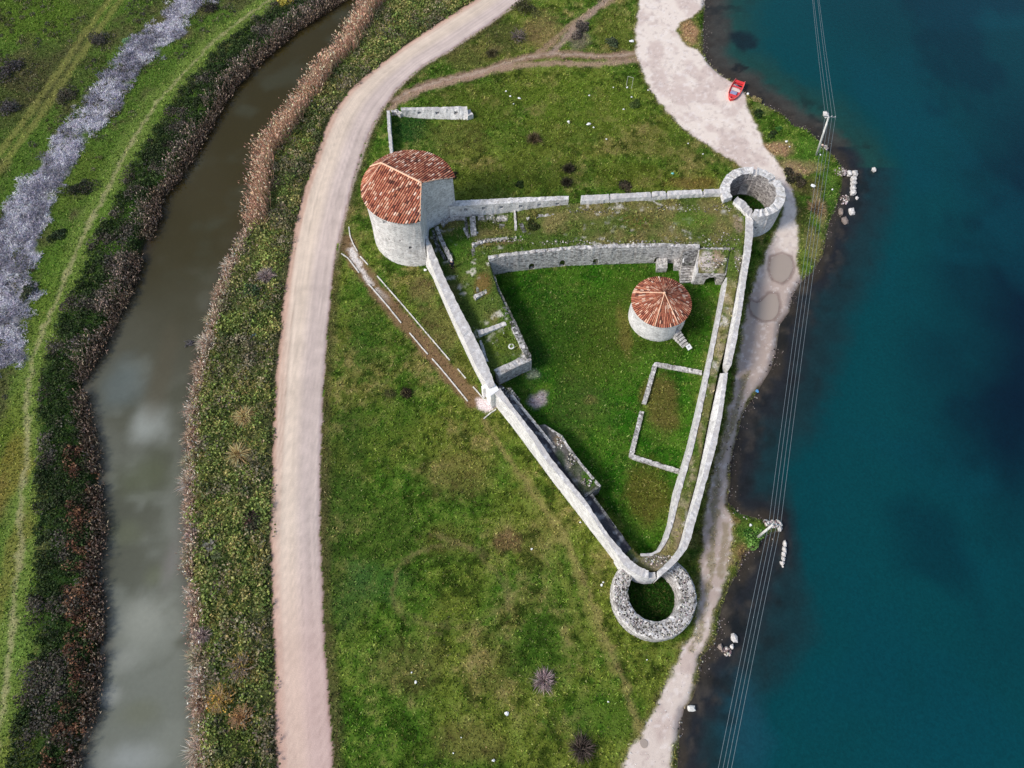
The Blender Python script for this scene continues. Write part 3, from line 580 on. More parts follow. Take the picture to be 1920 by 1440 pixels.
def terrace(name, pts, style='grass', ctrl=(), step=.28, rough=.12, blobs=(), skirt=True):
    P = np.array([(*G(p[0], p[1], p[2]), p[3] if len(p) > 3 else p[2]) for p in pts])
    m = int(length(np.vstack([P, P[:1]])) / step) + 4; B = resample(np.vstack([P, P[:1]]), m)[:-1]
    cp = B if not len(ctrl) else np.vstack([B, np.array([(*G(p[0], p[1], p[2]), p[2]) for p in ctrl])])
    gx_, gy_ = np.meshgrid(np.arange(B[:, 0].min(), B[:, 0].max(), step), np.arange(B[:, 1].min(), B[:, 1].max(), step))
    q = np.stack([gx_.ravel(), gy_.ravel()], 1) + rng.normal(0, .04, (gx_.size, 2)); q = q[sdist(q[:, 0], q[:, 1], B[:, :2]) < -step * .45]
    nb = len(B); allp = np.vstack([B[:, :2], q])
    res = delaunay_2d_cdt([Vector(p) for p in allp], [(i, (i + 1) % nb) for i in range(nb)], [], 1, 1e-5)
    vv = np.array([(p[0], p[1]) for p in res[0]]); z = idw(cp, vv[:, 0], vv[:, 1]); inner = sdist(vv[:, 0], vv[:, 1], B[:, :2])
    z = z + rough * 2 * (fbm(vv[:, 0], vv[:, 1], 2.2, 4) - .5) * sstep(0, -.6, inner)
    c, g = tpaint(vv[:, 0], vv[:, 1], style)
    for b in blobs:
        cx, cy = G(b[0], b[1], b[2]); d = np.hypot((vv[:, 0] - cx) / b[3], (vv[:, 1] - cy) / b[4]) + .8 * (fbm(vv[:, 0], vv[:, 1], 1.2, 5) - .5); k = sstep(1.2, .6, d) * b[6]
        c = lerp(c, alb(b[5]), k)
    F = [tuple(f) for f in res[2] if len(f) == 3]
    # skirt down to the ground so the patch is a solid bank
    eb = {}
    for f in F:
        for a, b in ((f[0], f[1]), (f[1], f[2]), (f[2], f[0])): eb[(a, b)] = 1
    bd = [(a, b) for (a, b) in eb if (b, a) not in eb]; n0 = len(vv); idx = {}
    V3 = np.c_[vv, z]; ex_, exc = [], []
    for a, b in bd:
        for k in (a, b):
            if k not in idx: idx[k] = n0 + len(ex_); ex_.append((vv[k, 0], vv[k, 1], -.3 if skirt else z[k] - .1)); exc.append(c[k] * .8)
    Q = np.array([(b, a, idx[a], idx[b]) for a, b in bd])
    o = link(name, mk_mesh(name, np.vstack([V3, np.array(ex_)]), [np.array(F), Q], np.vstack([c, np.array(exc)]), smooth=False), M['ground'])
    tag(o, kind='structure'); TERR.append((B, cp, style)); return o

ZN, ZP = 3.4, 3.6
# north + west rampart behind the retaining walls
terrace('rampart_terrace', [(803,412,2.0),(845,398,2.0),(900,393,2.1),(962,390,2.5),(1000,388,3.0),(1065,382,3.3),(1140,378,3.4),(1220,371,3.4),(1300,366,3.4),(1358,363,3.4),(1383,385,3.4),(1400,405,3.4),(1396,450,3.3),(1388,500,3.0),(1380,545,2.6),
   (1362,545,2.5),(1366,500,2.8),(1369,464,3.1),(1312,460,3.3),(1200,459,3.4),(1115,462,3.4),(1015,469,3.2),(915,482,3.0),(934,547,2.9),(964,607,2.7),(992,668,2.4),(957,681,2.3),(929,698,2.2),(920,700,3.6,2.1),(880,612,3.6,1.8),(850,548,3.6,1.6),(817,478,3.6,1.5),(803,450,3.4,1.5)],
   ctrl=[(830,430,1.6),(850,480,1.7),(865,440,1.9),(880,470,2.2),(900,455,2.6),(870,530,2.0),(905,520,2.8),(890,590,1.9),(920,580,2.5),(935,640,2.0),(915,660,1.9),(970,655,2.0),(955,630,1.9),(1000,430,2.6),(1050,420,3.2),(930,420,2.0),(940,415,2.0)],
   blobs=[(862,450,1.8,2.2,2.6,(62,98,28),.9),(930,425,2.1,2.6,1.0,(74,92,30),.8),(938,645,2.0,1.9,1.9,(82,98,34),.9),(905,535,2.5,1.2,1.6,(118,88,54),.7),(1195,415,3.4,2.6,1.4,(112,100,56),.8),(1300,410,3.4,3.0,1.4,(84,112,36),.8),(1120,420,3.3,4,1.2,(92,100,48),.6),(940,455,2.8,3,.5,(126,104,74),.8),(1385,420,3.4,.7,1.6,(150,132,112),.8),(1385,490,3.0,.5,2.0,(160,146,120),.5)])
terrace('east_walkway', [(1366,520,2.7),(1384,520,2.9),(1374,582,2.5),(1360,650,2.4),(1346,700,2.4),(1330,780,2.4),(1318,840,2.4),(1305,905,2.4),(1293,945,2.4),(1284,985,2.4),(1275,1015,2.4),(1268,1035,2.4),(1258,1048,2.4),(1240,1065,2.4),(1230,1070,2.4),(1213,1068,2.4),(1190,1055,2.4),(1174,1038,2.4),(1184,1028,2.4),(1201,1043,2.4),(1220,1043,2.4),(1238,1034,2.4),(1250,1018,2.4),(1262,985,2.4),(1275,930,2.4),(1300,842,2.4),(1316,770,2.4),(1330,705,2.4),(1344,632,2.4),(1358,560,2.5)],
   style='walk', rough=.05, step=.24, blobs=[(1225,1052,2.4,1.6,.8,(120,114,104),.8),(1180,1040,2.4,.8,.8,(52,72,40),.8),(1272,1000,2.4,.5,2.2,(150,134,110),.7),(1313,830,2.4,.3,4,(136,122,86),.8),(1350,660,2.4,.3,4,(166,152,126),.6)])
terrace('west_walkway', [(940,722,2.2),(954,734,2.2),(1005,796,2.1),(1037,839,2.1),(1066,872,2.1),(1108,926,2.1),(1184,1028,2.3),(1172,1040,3.3,2.3),(1097,937,3.3,2.1),(1034,860,3.3,2.1),(1005,817,3.3,2.1),(975,780,3.3,2.1),(942,734,3.3,2.1),(930,715,3.3,2.1)], style='shade_stone', rough=.03, step=.22)

# curtain walls ----------------------------------------------------------
# west wall from the big tower to the gate
ot = [(797,445),(803,478),(818,520),(838,566),(868,631),(893,687),(917,728)]; it = [(801,441),(817,479),(832,516),(851,555),(880,612),(905,662),(925,712),(928,722)]
wall('curtain_wall', 'long whitewashed curtain wall from the big tiled tower down to the gate', 'wall', 'white', ot, it, 3.6, ob=[(799,500),(811,520),(830,565),(858,628),(886,688),(911,736)], zi=.2, j=.04, jz=.05)
ot = [(927,736),(940,750),(961,772),(1000,827),(1017,855),(1060,906),(1100,954),(1140,1015),(1158,1042)]; it = [(938,727),(955,753),(975,780),(1005,817),(1034,860),(1097,937),(1140,1002),(1172,1039)]
wall('curtain_wall', 'white curtain wall from the gate down to the ring bastion, with dark walkway behind', 'wall', 'white', ot, it, 3.3, ob=[(928,760),(960,800),(1003,858),(1040,908),(1082,962),(1125,1018),(1160,1064)], zi=.2, j=.04, jz=.04)
# rounded southern tip: one curved wall with an embrasure
ot = [(1158,1042),(1167,1057),(1178,1067),(1190,1075),(1202,1081),(1217,1084),(1232,1083)]; it = [(1172,1039),(1180,1047),(1190,1056),(1200,1063),(1212,1068),(1220,1071),(1230,1071)]
o = wall('curtain_wall', 'short curved end of the curtain wall above the ring bastion, with an open notch', 'wall', 'white', ot, it, 3.2, seg=.25, j=.03, jz=.03)
mb = MB(); x, y = G(1224, 1078, 3.2); mb.box((x, y, 3.2), (.85, 2.2, 1.1), -.1); obj_cut(o, mb)
# east parapet, lower and upper
it = [(1358,700),(1345,780),(1330,840),(1318,890),(1304,940),(1290,977),(1282,1012),(1275,1030),(1263,1044),(1244,1064),(1234,1072)][::-1]; ot = [(1365,698),(1354,780),(1342,840),(1328,890),(1314,940),(1304,977),(1297,1005),(1289,1027),(1271,1051),(1250,1070),(1236,1082)][::-1]
wall('parapet_wall', 'lower east parapet curving from the lake side round to the ring bastion', 'wall', 'white', ot, it, 3.5, zi=2.2, ib=[(1350,700),(1332,780),(1320,840),(1309,890),(1296,940),(1285,977),(1277,1009),(1271,1028),(1259,1045),(1240,1064),(1232,1071)][::-1], seg=.3, j=.03, jz=.03)
it = [(1399,405),(1398,430),(1397,470),(1390,520),(1383,580),(1373,630),(1362,683)]; ot = [(1412,408),(1412,440),(1407,480),(1400,520),(1391,582),(1383,630),(1371,685)]
wall('parapet_wall', 'upper east parapet running from the hollow corner tower beside the gravel track', 'wall', 'white', ot, it, 3.7, zi=2.3, ib=[(1394,410),(1394,440),(1390,480),(1383,525),(1374,582),(1364,635),(1355,685)], seg=.3, j=.03, jz=.04)
# inner retaining wall of the east walkway
it = [(1366,520),(1354,580),(1342,640),(1330,702),(1315,775),(1300,842),(1275,930),(1262,983),(1251,1015),(1238,1034),(1220,1043),(1201,1043)]; ot = [(1361,520),(1348,580),(1336,640),(1323,702),(1308,775),(1293,842),(1269,928),(1257,981),(1246,1012),(1234,1030),(1218,1038),(1201,1038)]
wall('retaining_wall', 'long low pale retaining wall under the grassy east walkway', 'wall', 'white', ot, it, 2.5, ob=[(1352,536),(1340,600),(1330,650),(1318,705),(1301,780),(1286,842),(1260,928),(1250,985),(1240,1015),(1230,1033),(1214,1042),(1201,1042)], seg=.3, j=.03, jz=.05)
# north wall in two pieces, with gun loops in the western one
ot = [(842,377),(900,374),(985,370),(1066,367)]; it = [(842,388),(900,384),(985,379),(1066,374)]
o = wall('curtain_wall', 'north curtain wall with a row of small gun loops beside the big tower', 'wall', 'tower', ot, it, 4.3, zi=.5, seg=.35, j=.03, jz=.04)
mb = MB()
for u, v in ((851,385),(873,386),(907,385),(940,384),(976,382),(1011,381),(1045,379)):
    x, y = G(u, v + 2, 3.5); mb.box((x, y, 3.55), (.46, 1.3, .5), .05)
obj_cut(o, mb)
ot = [(1090,366),(1180,362),(1270,357),(1352,354)]; it = [(1090,377),(1150,373),(1220,369),(1300,364),(1356,362)]
o = wall('curtain_wall', 'low north wall of pale blocks with narrow gaps, west of the hollow tower', 'wall', 'white', ot, it, 4.1, zi=.5, seg=.35, j=.04, jz=.05)
mb = MB()
for u, ww in ((1143, .18), (1222, .22), (1251, .3), (1320, .35)):
    x, y = G(u, 366, 4.1); mb.box((x, y, 4.2), (ww, 3, .9), .05)
obj_cut(o, mb)
# north retaining wall over the courtyard
ot = [(917,486),(960,479),(1015,473),(1065,468),(1115,466),(1200,463),(1250,462),(1312,465)]; it = [(915,480),(960,473),(1015,467),(1065,462),(1115,459),(1200,456),(1250,456),(1312,458)]
o = wall('retaining_wall', 'tall rough grey retaining wall with little arches at its foot, north side of the courtyard', 'wall', 'grey', ot, it, 3.45, seg=.3, j=.025, jz=.06)
def arch_prism(mb, x, y, z, w_, h, dep, rz):
    pr = [(-w_/2, 0), (w_/2, 0), (w_/2, h * .6)] + [(w_/2 * math.cos(a), h * .6 + h * .4 * math.sin(a)) for a in np.linspace(.3, math.pi - .3, 5)] + [(-w_/2, h * .6)]
    V = []; k = len(pr)
    for s in (-dep / 2, dep / 2):
        for a, b in pr: V.append((x + a * math.cos(rz) - s * math.sin(rz), y + a * math.sin(rz) + s * math.cos(rz), z + b))
    mb.add(V, [tuple(range(k)), tuple(range(2 * k - 1, k - 1, -1))] + [(i, i + k, (i + 1) % k + k, (i + 1) % k) for i in range(k)])
mb = MB()
for u, v in ((996,501),(1053,496),(1115,491),(1229,487),(1257,484)):
    x, y = G(u, v + 2, 0); arch_prism(mb, x, y + .45, .05, .72, 1.25, 1.7, .06)
obj_cut(o, mb)
# retaining walls of the western block
ot = [(917,488),(938,545),(968,605),(996,668)]; it = [(909,491),(929,549),(958,610),(987,672)]
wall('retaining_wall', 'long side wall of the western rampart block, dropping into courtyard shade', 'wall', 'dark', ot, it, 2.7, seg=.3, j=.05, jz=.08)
ot = [(935,705),(960,692),(997,675)]; it = [(925,693),(955,680),(988,662)]
wall('retaining_wall', 'shaded grey end wall of the western rampart block above the gate path', 'wall', 'grey', ot, it, 2.45, seg=.3, j=.04, jz=.06)
# edge course of the western walkway
P = GA([(954,734),(1005,796),(1040,840)], 2.2); a, b = thick(resample(P, 30), .3)
wall('walkway_edge', 'row of pale stones edging the dark western walkway', 'edging', 'grey', a, b, 2.22, world=True, seg=.2, j=.03, jz=.05)
# platform half way along the western walkway
plat = [(1010,797,1.3),(1022,796,1.2),(1055,817,1.9),(1066,836,2.2),(1092,870,2.3),(1126,910,2.3),(1095,930,2.3),(1060,882,2.3),(1037,845,2.25),(1020,815,1.8)]
terrace('platform', plat, style='stone', rough=.08, step=.2, blobs=[(1105,897,2.3,.9,.9,(70,104,28),.9),(1050,865,2.3,.7,1.6,(52,72,42),.8),(1050,825,2,.7,.7,(132,112,86),.7)])
o = wall('retaining_wall', 'low stone side wall of the grassy platform on the western walkway', 'wall', 'grey', [(1022,797,1.25),(1055,817,1.95),(1066,836,2.25),(1092,870,2.36),(1127,911,2.36)], [(1020,800,1.25),(1052,821,1.95),(1063,840,2.25),(1089,874,2.36),(1123,914,2.36)], 2.3, seg=.25, j=.03, jz=.05)
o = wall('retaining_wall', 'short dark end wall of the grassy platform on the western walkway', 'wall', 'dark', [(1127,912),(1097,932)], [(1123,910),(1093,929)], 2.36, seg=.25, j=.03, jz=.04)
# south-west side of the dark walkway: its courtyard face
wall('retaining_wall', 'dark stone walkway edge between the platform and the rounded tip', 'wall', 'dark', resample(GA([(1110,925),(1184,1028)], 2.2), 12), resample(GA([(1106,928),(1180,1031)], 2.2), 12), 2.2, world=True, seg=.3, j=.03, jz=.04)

# gate -------------------------------------------------------------------
gx0, gy0 = G(922, 732, 3.0)
g = thing('gatehouse', (gx0, gy0, 0), 'small white gate block set in the western curtain wall', 'gate')
mb = MB(); P = GA([(911,722),(926,717),(936,731),(920,743)], 3.3)
mb.add([(*p, -.1) for p in P] + [(*p, 3.35) for p in P], [(3,2,1,0),(4,5,6,7),(0,1,5,4),(1,2,6,5),(2,3,7,6),(3,0,4,7)])
o = link('wall', mb.mesh('wall'), M['lime'], g)
mb = MB(); arch_prism(mb, *G(920, 752, 0), -.05, 1.2, 2.2, 3.6, math.radians(-54)); obj_cut(o, mb)
mb = MB(); x, y = G(911, 730, 1.6); mb.box((x, y, 1.2), (.9, .42, 2.6), math.radians(28)); link('buttress', mb.mesh('buttress'), M['lime'], g)
mb = MB(); x, y = G(917, 741, 1.4); mb.box((x, y, 1.3), (.38, 1.3, 2.8), math.radians(24)); link('jamb', mb.mesh('jamb'), M['lime'], g)

# steps by the gate (descending from the walkway)
sx, sy = G(957, 745, 1.2)
t = thing('staircase', (sx, sy, 0), 'short dark flight of steps behind the gate block', 'stairs'); a, b = np.array(G(949,735,2.2)), np.array(G(968,757,1.6)); ang = math.atan2(*(b - a)[::-1])
for i in range(6):
    p = a + (b - a) * (i + .5) / 6; zt = 2.5 - .12 * i; mb = MB(); mb.box((p[0], p[1], zt / 2), (length([a, b]) / 6 - .05, 1.25, zt), ang); link('step', mb.mesh('step'), M['dark'], t)
# courtyard staircase at the north-east
sx, sy = G(1290, 515, .5)
t = thing('staircase', (sx, sy, 0), 'worn stone staircase climbing from the courtyard to the north terrace', 'stairs')
a, b = np.array(G(1288,531,0)), np.array(G(1291,492,1.6)); ns = 8
for i in range(ns):
    p = a + (b - a) * (i + .5) / ns; zt = (i + 1) * 1.6 / ns; mb = MB(); mb.box((p[0], p[1], zt / 2), (1.75 + .08 * random.random(), length([a, b]) / ns - .06, zt), .04 + .03 * random.random()); link('step', mb.mesh('step'), M['grey'], t)
p = np.array(G(1291, 486, 1.7)); mb = MB(); c4 = GA([(1279,497),(1302,497)], 1.6); d4 = GA([(1281,470),(1309,466)], 3.2)
mb.add([(*c4[0],0),(*c4[1],0),(*d4[1],0),(*d4[0],0),(*c4[0],1.6),(*c4[1],1.6),(*d4[1],3.2),(*d4[0],3.0)], [(3,2,1,0),(4,5,6,7),(0,1,5,4),(1,2,6,5),(2,3,7,6),(3,0,4,7)])
link('ramp', mb.mesh('ramp'), M['dark'], t)
mb = MB(); c4 = GA([(1279,494),(1281,494)], 1.7); d4 = GA([(1281,476),(1283,476)], 2.5); mb.add([(*c4[0],0),(*c4[1],0),(*d4[1],0),(*d4[0],0),(*c4[0],1.9),(*c4[1],1.9),(*d4[1],2.9),(*d4[0],2.9)], [(3,2,1,0),(4,5,6,7),(0,1,5,4),(1,2,6,5),(2,3,7,6),(3,0,4,7)]); link('side_wall', mb.mesh('side_wall'), M['lime'], t)
# vaulted platform
f0, f1 = G(1306, 514, 2.25), G(1361, 515, 2.25); bk0, bk1 = G(1310, 464, 3.2), G(1371, 464, 3.1)
me = wall_mesh('arched_vault', np.array([(*f0, 2.25), (*(np.array(f0) * .5 + np.array(f1) * .5), 2.3), (*f1, 2.25)])[:, :2], np.array([bk0, (np.array(bk0) + bk1) / 2, bk1]), 2.25, world=True, seg=.3, j=.03, jz=.04)
for v in me.vertices:
    if v.co.z > 1.5:
        tt = (v.co.y - f0[1]) / (bk0[1] - f0[1]); v.co.z += max(0, min(1, tt)) * .85
o = tag(link('arched_vault', me, M['grey']), 'stone platform with one arched opening facing the courtyard, right of the staircase', 'vault')
mb = MB(); x, y = G(1329, 530, 0); arch_prism(mb, x, y + .6, .0, 1.5, 1.65, 3.6, .03); obj_cut(o, mb)
terrace('vault_lawn', [(1308,511,2.42),(1359,512,2.42),(1369,468,3.25),(1312,467,3.3)], style='walk', rough=.05, step=.2, skirt=False, blobs=[(1325,490,2.9,1.2,1.2,(206,194,190),.85),(1345,485,2.9,.7,1.2,(168,140,118),.7)])
P = GA([(1306,512),(1310,467)], 2.4); a, b = thick(resample(P, 12), .3); wall('side_wall', 'thin white wall along the west side of the arched platform', 'wall', 'white', a, b, 2.6, world=True, seg=.3, j=.02, jz=.04)
# two stub buttresses below the retaining wall
for (u0, u1, v0, v1, lab) in ((1232, 1251, 489, 503, 'square stone stub between the two rightmost arches of the retaining wall'), (1265, 1280, 484, 500, 'overgrown stone stub next to the staircase, below the retaining wall')):
    P = GA([(u0, v1), (u1, v1), (u1, v0 - 16), (u0, v0 - 16)], .9); mid = .5
    a = np.array([P[0], P[1]]); b = np.array([P[3], P[2]])
    wall('buttress', lab, 'buttress', 'grey', a, b, .95, world=True, seg=.25, j=.03, jz=.06)

# big round tower ---------------------------------------------------------
ZE = 8.65; TC = np.array([-12.45, 58.85]); RE, RW = 5.62, 5.42
A, B_ = np.array(G(837, 336, ZE)), np.array(G(785, 407, ZE)); RISE = 1.75
S_, Pk = np.array(G(712, 310, ZE + RISE)), np.array(G(787, 347, ZE + RISE))
dr = (Pk - S_) / np.linalg.norm(Pk - S_); nr = np.array([-dr[1], dr[0]])
off = (TC - S_) @ nr                                   # the ridge is put through the axis of the tower
def loc(p): q = np.asarray(p) - TC; return np.array([q @ dr, q @ nr])
def glob(s, t): return TC + dr * s + nr * t
sC = loc(Pk)[0]; s0 = loc(S_)[0]; lA, lB = loc(A), loc(B_)
if lA[1] < lB[1]: lA, lB = lB, lA
lA = lA / np.linalg.norm(lA) * RE; lB = lB / np.linalg.norm(lB) * RE
def shr(l): return l / np.linalg.norm(l) * RW
wA, wB = shr(lA), shr(lB)
T = thing('round_tower', (*TC, 0), 'big round stone tower with red tiled roof and a wedge cut out of one side', 'tower')
aA, aB = math.atan2(wA[1], wA[0]), math.atan2(wB[1], wB[0]) % (2 * math.pi)
ang = np.linspace(aA, aB, 72)
ring = [(RW * math.cos(a), RW * math.sin(a)) for a in ang]
notch = [wB + (np.array([sC, 0]) - wB) * k for k in np.linspace(0, 1, 9)[1:]] + [np.array([sC, 0]) + (wA - np.array([sC, 0])) * k for k in np.linspace(0, 1, 9)[1:-1]]
def roofz(s, t):
    if s >= s0: tc = math.sqrt(max(RE * RE - s * s, .01)); return ZE + RISE * max(0, 1 - abs(t) / tc)
    d = np.array([s - s0, t]); L = np.linalg.norm(d) + 1e-9; u = d / L; b = u[0] * s0; R = -b + math.sqrt(max(b * b - s0 * s0 + RE * RE, 0)); return ZE + RISE * max(0, 1 - L / R)
foot = ring + [tuple(p) for p in notch]; tops = [ZE - .02] * len(ring) + [roofz(p[0], p[1]) - .05 for p in notch]
levels = [-.3, 1.2, 3, 5, 7]; V = []; nf = len(foot)
for z in levels:
    bat = 1 + .035 * max(0, (2.5 - z) / 2.8)
    for s, t in foot:
        p = glob(s * bat + rng.normal(0, .015), t * bat + rng.normal(0, .015)); V.append((p[0], p[1], z))
for (s, t), z in zip(foot, tops): p = glob(s, t); V.append((p[0], p[1], z))
nl = len(levels) + 1; F = [(k * nf + i, k * nf + (i + 1) % nf, (k + 1) * nf + (i + 1) % nf, (k + 1) * nf + i) for k in range(nl - 1) for i in range(nf)]
F += [tuple(range(nf))[::-1], tuple((nl - 1) * nf + i for i in range(nf))]
mb = MB(); mb.add(V, F); me = mb.mesh('wall'); bm = bmesh.new(); bm.from_mesh(me); bmesh.ops.triangulate(bm, faces=[f for f in bm.faces if len(f.verts) > 4]); bmesh.ops.recalc_face_normals(bm, faces=bm.faces); bm.to_mesh(me); bm.free()
tw = link('wall', me, M['tower'], T)
mb = MB()
def radial_cut(u, v, z, w_, h, dep=1.4):
    x, y = G(u, v, z); a = math.atan2(y - TC[1], x - TC[0]); mb.box((x, y, z), (dep, w_, h), a)
radial_cut(719, 421, 7.7, .62, .62); radial_cut(770, 459, 3.7, .42, .5); radial_cut(727, 452, 4.5, .25, .25); radial_cut(753, 443, 5.0, .2, .25); radial_cut(706, 430, 6.5, .2, .22)
x, y = G(797, 378, 5.6); na = math.atan2((wA - np.array([sC, 0]))[1], (wA - np.array([sC, 0]))[0]) + math.atan2(dr[1], dr[0]); mb.box((x, y, 5.9), (.55, 1.6, .8), na)
x, y = G(804, 412, 2.4); arch_prism(mb, x, y, 1.5, .8, 1.9, 1.8, na)
obj_cut(tw, mb)
def tile_cols(cols, rows_len=.42, amp=.055, w_=.25, taper=None):
    """cols: list of (upper point, lower point, half width vector at the top, at the bottom)"""
    V, F, C = [], [], []
    prof = [(-1, 0), (-.55, .75), (0, 1), (.55, .75), (1, 0)]
    base = [alb(c) for c in ((178, 108, 84), (192, 128, 102), (158, 92, 72), (218, 168, 140), (134, 78, 64), (226, 190, 168), (184, 116, 88), (104, 66, 56))]
    pr_ = np.array([.20, .19, .18, .13, .11, .07, .08, .04])
    for up, lo, wu, wl in cols:
        L = np.linalg.norm(np.array(up) - lo); n = max(1, int(L / rows_len)); o = len(V)
        lean = rng.normal(0, .012)
        for i in range(n):
            for e in (0, 1):
                k = (i + e) / n; p = np.array(up) * (1 - k) + np.array(lo) * k; wv = np.array(wu) * (1 - k) + np.array(wl) * k; lift = .018 if e == 0 else .05
                am = amp * min(1, np.linalg.norm(wv) / .09)
                for a, b in prof: V.append(p + wv * a + np.array([0, 0, b * am + lift * (b > 0) + lean]))
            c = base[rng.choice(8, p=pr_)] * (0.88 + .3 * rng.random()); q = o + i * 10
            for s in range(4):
                F.append((q + s, q + s + 1, q + 5 + s + 1, q + 5 + s)); C.append(c * (.40 if s in (0, 3) else 1.12))  # gutter sides darkened for dirt and crease shade, crowns lightened
    return np.array(V), np.array(F), np.array(C)
cols = []; w_ = .29
for sgn in (1, -1):
    lC = lA if sgn > 0 else lB
    s = s0
    while s < max(lC[0], sC) - .05:
        tc = math.sqrt(max(RE * RE - s * s, 0)); t0, t1 = 0.0, tc
        if s > sC: t0 = abs(lC[1]) * (s - sC) / (lC[0] - sC)
        elif s > lC[0]: t1 = min(tc, abs(lC[1]) * (s - sC) / (lC[0] - sC))
        if t1 - t0 > .25:
            zu = roofz(s, t0); zl = roofz(s, t1) - .03
            up = np.r_[glob(s, sgn * t0), zu]; lo = np.r_[glob(s, sgn * (t1 + (.12 if t1 == tc else 0))), zl]
            wv = np.r_[dr * w_ / 2, 0]; cols.append((up, lo, wv, wv))
        s += w_
a1 = math.atan2(math.sqrt(RE * RE - s0 * s0), 0); nfan = 62
for i in range(nfan):
    a = math.pi / 2 + math.pi * (i + .5) / nfan; u = np.array([math.cos(a), math.sin(a)]); b = u[0] * s0; R = -b + math.sqrt(b * b - s0 * s0 + RE * RE) + .12
    pa = np.array([-u[1], u[0]]); wv = lambda r: np.r_[(dr * pa[0] + nr * pa[1]) * r * math.pi / nfan / 2, 0]
    cols.append((np.r_[glob(*(np.array([s0, 0]) + u * .1)), ZE + RISE], np.r_[glob(*(np.array([s0, 0]) + u * R)), ZE - .03], wv(.1), wv(R)))
V, F, C = tile_cols(cols)
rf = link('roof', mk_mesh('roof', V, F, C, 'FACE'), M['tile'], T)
# boarding under the tiles
Vb = [(*glob(s0, 0), ZE + RISE - .06)]; 
mb = MB(); cen = [(*glob(s, 0), ZE + RISE - .08) for s in np.linspace(s0, sC, 12)]; rimp = []
for a in np.linspace(math.atan2(lA[1], lA[0]), math.atan2(lB[1], lB[0]) % (2 * math.pi), 60):
    s, t = RE * math.cos(a), RE * math.sin(a); sc = min(max(s, s0), sC); rimp.append(((*glob(s, t), ZE - .06), (*glob(sc, 0), ZE + RISE - .07)))
for i in range(59): mb.add([rimp[i][0], rimp[i + 1][0], rimp[i + 1][1], rimp[i][1]], [(0, 1, 2, 3)])
link('boarding', mb.mesh('boarding'), M['wood'], rf)
M['cap'] = mat_plain('mortared_ridge_tile', tuple(alb((232, 190, 160))), 0.85, 0.1, var=.18, vs_=6)
def caps(P, r, parent):
    mb = MB(); P = resample(np.array(P), max(3, int(length(P) / .35))); mb.tube([p + np.array([0, 0, .03 + .02 * (i % 2)]) for i, p in enumerate(P)], r, 6); return link('ridge_cap', mb.mesh('ridge_cap', True), M['cap'], parent)
a = math.pi; caps([(*glob(-RE - .05, 0), ZE + .02), (*glob(s0, 0), ZE + RISE + .05), (*glob(sC + .05, 0), ZE + RISE + .05)], .13, rf)
for a in (math.radians(100), math.radians(-100)):
    u = np.array([math.cos(a), math.sin(a)]); b = u[0] * s0; R = -b + math.sqrt(b * b - s0 * s0 + RE * RE); caps([(*glob(s0, 0), ZE + RISE), (*glob(*(np.array([s0, 0]) + u * R)), ZE + .06)], .075, rf)
for l in (lA, lB): caps([(*glob(sC, 0), ZE + RISE), (*glob(*((np.array([sC, 0]) + l) / 2)), roofz(*((np.array([sC, 0]) + l) / 2)) + .02), (*glob(*l), ZE + .02)], .06, rf)

# round house in the courtyard -------------------------------------------
HC = np.array([17.72, 45.72]); HR, HE, HZ = 3.36, 3.52, 3.5; HA = 5.35
T = thing('round_house', (*HC, 0), 'small round white house with a conical red tiled roof in the courtyard', 'house')
nf = 56; V = [(HC[0] + HR * (1 + .02 * (z < 1)) * math.cos(2 * math.pi * i / nf) , HC[1] + HR * (1 + .02 * (z < 1)) * math.sin(2 * math.pi * i / nf), z) for z in (-.2, .8, 2.2, HZ) for i in range(nf)]
F = [(k * nf + i, k * nf + (i + 1) % nf, (k + 1) * nf + (i + 1) % nf, (k + 1) * nf + i) for k in range(3) for i in range(nf)] + [tuple(range(nf))[::-1], tuple(3 * nf + i for i in range(nf))]
mb = MB(); mb.add(V, F); hw = link('wall', mb.mesh('wall'), M['white'], T)
mb = MB(); da = math.radians(-52); mb.box((HC[0] + HR * math.cos(da), HC[1] + HR * math.sin(da), 1.75), (1.6, .72, 1.5), da); obj_cut(hw, mb)
mb = MB(); mb.box((HC[0] + (HR - .5) * math.cos(da), HC[1] + (HR - .5) * math.sin(da), 1.75), (.08, .70, 1.46), da); link('door', mb.mesh('door'), M['wood'], T)
cols = []; nc = 84
for i in range(nc):
    a = 2 * math.pi * i / nc; u = np.array([math.cos(a), math.sin(a)]); pa = np.array([-u[1], u[0]]); r0 = .12 if i % 3 == 0 else (1.0 if i % 3 == 1 else .5)
    k = r0 / HE; wv = lambda r: np.r_[pa * r * math.pi / nc * .98, 0]
    cols.append((np.r_[HC + u * r0, HA + (HZ - HA) * k + .02], np.r_[HC + u * (HE + .06), HZ - .05], wv(r0), wv(HE)))
V, F, C = tile_cols(cols, rows_len=.40, amp=.06)
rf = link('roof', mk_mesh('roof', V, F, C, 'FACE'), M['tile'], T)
mb = MB(); V = [(HC[0], HC[1], HA - .06)] + [(HC[0] + HE * math.cos(2 * math.pi * i / nf), HC[1] + HE * math.sin(2 * math.pi * i / nf), HZ - .06) for i in range(nf)]
mb.add(V, [(0, 1 + i, 1 + (i + 1) % nf) for i in range(nf)] + [tuple(range(1, nf + 1))[::-1]]); M['clay'] = mat_plain('old_clay', tuple(alb((150, 84, 62))), .9, .1, var=.25); link('boarding', mb.mesh('boarding'), M['clay'], rf)
mb = MB(); mb.tube([(HC[0], HC[1], HA - .08), (HC[0], HC[1], HA + .12), (HC[0], HC[1], HA + .2)], [.17, .16, .06], 8); link('roof_cap', mb.mesh('roof_cap', True), M['cap'], rf)
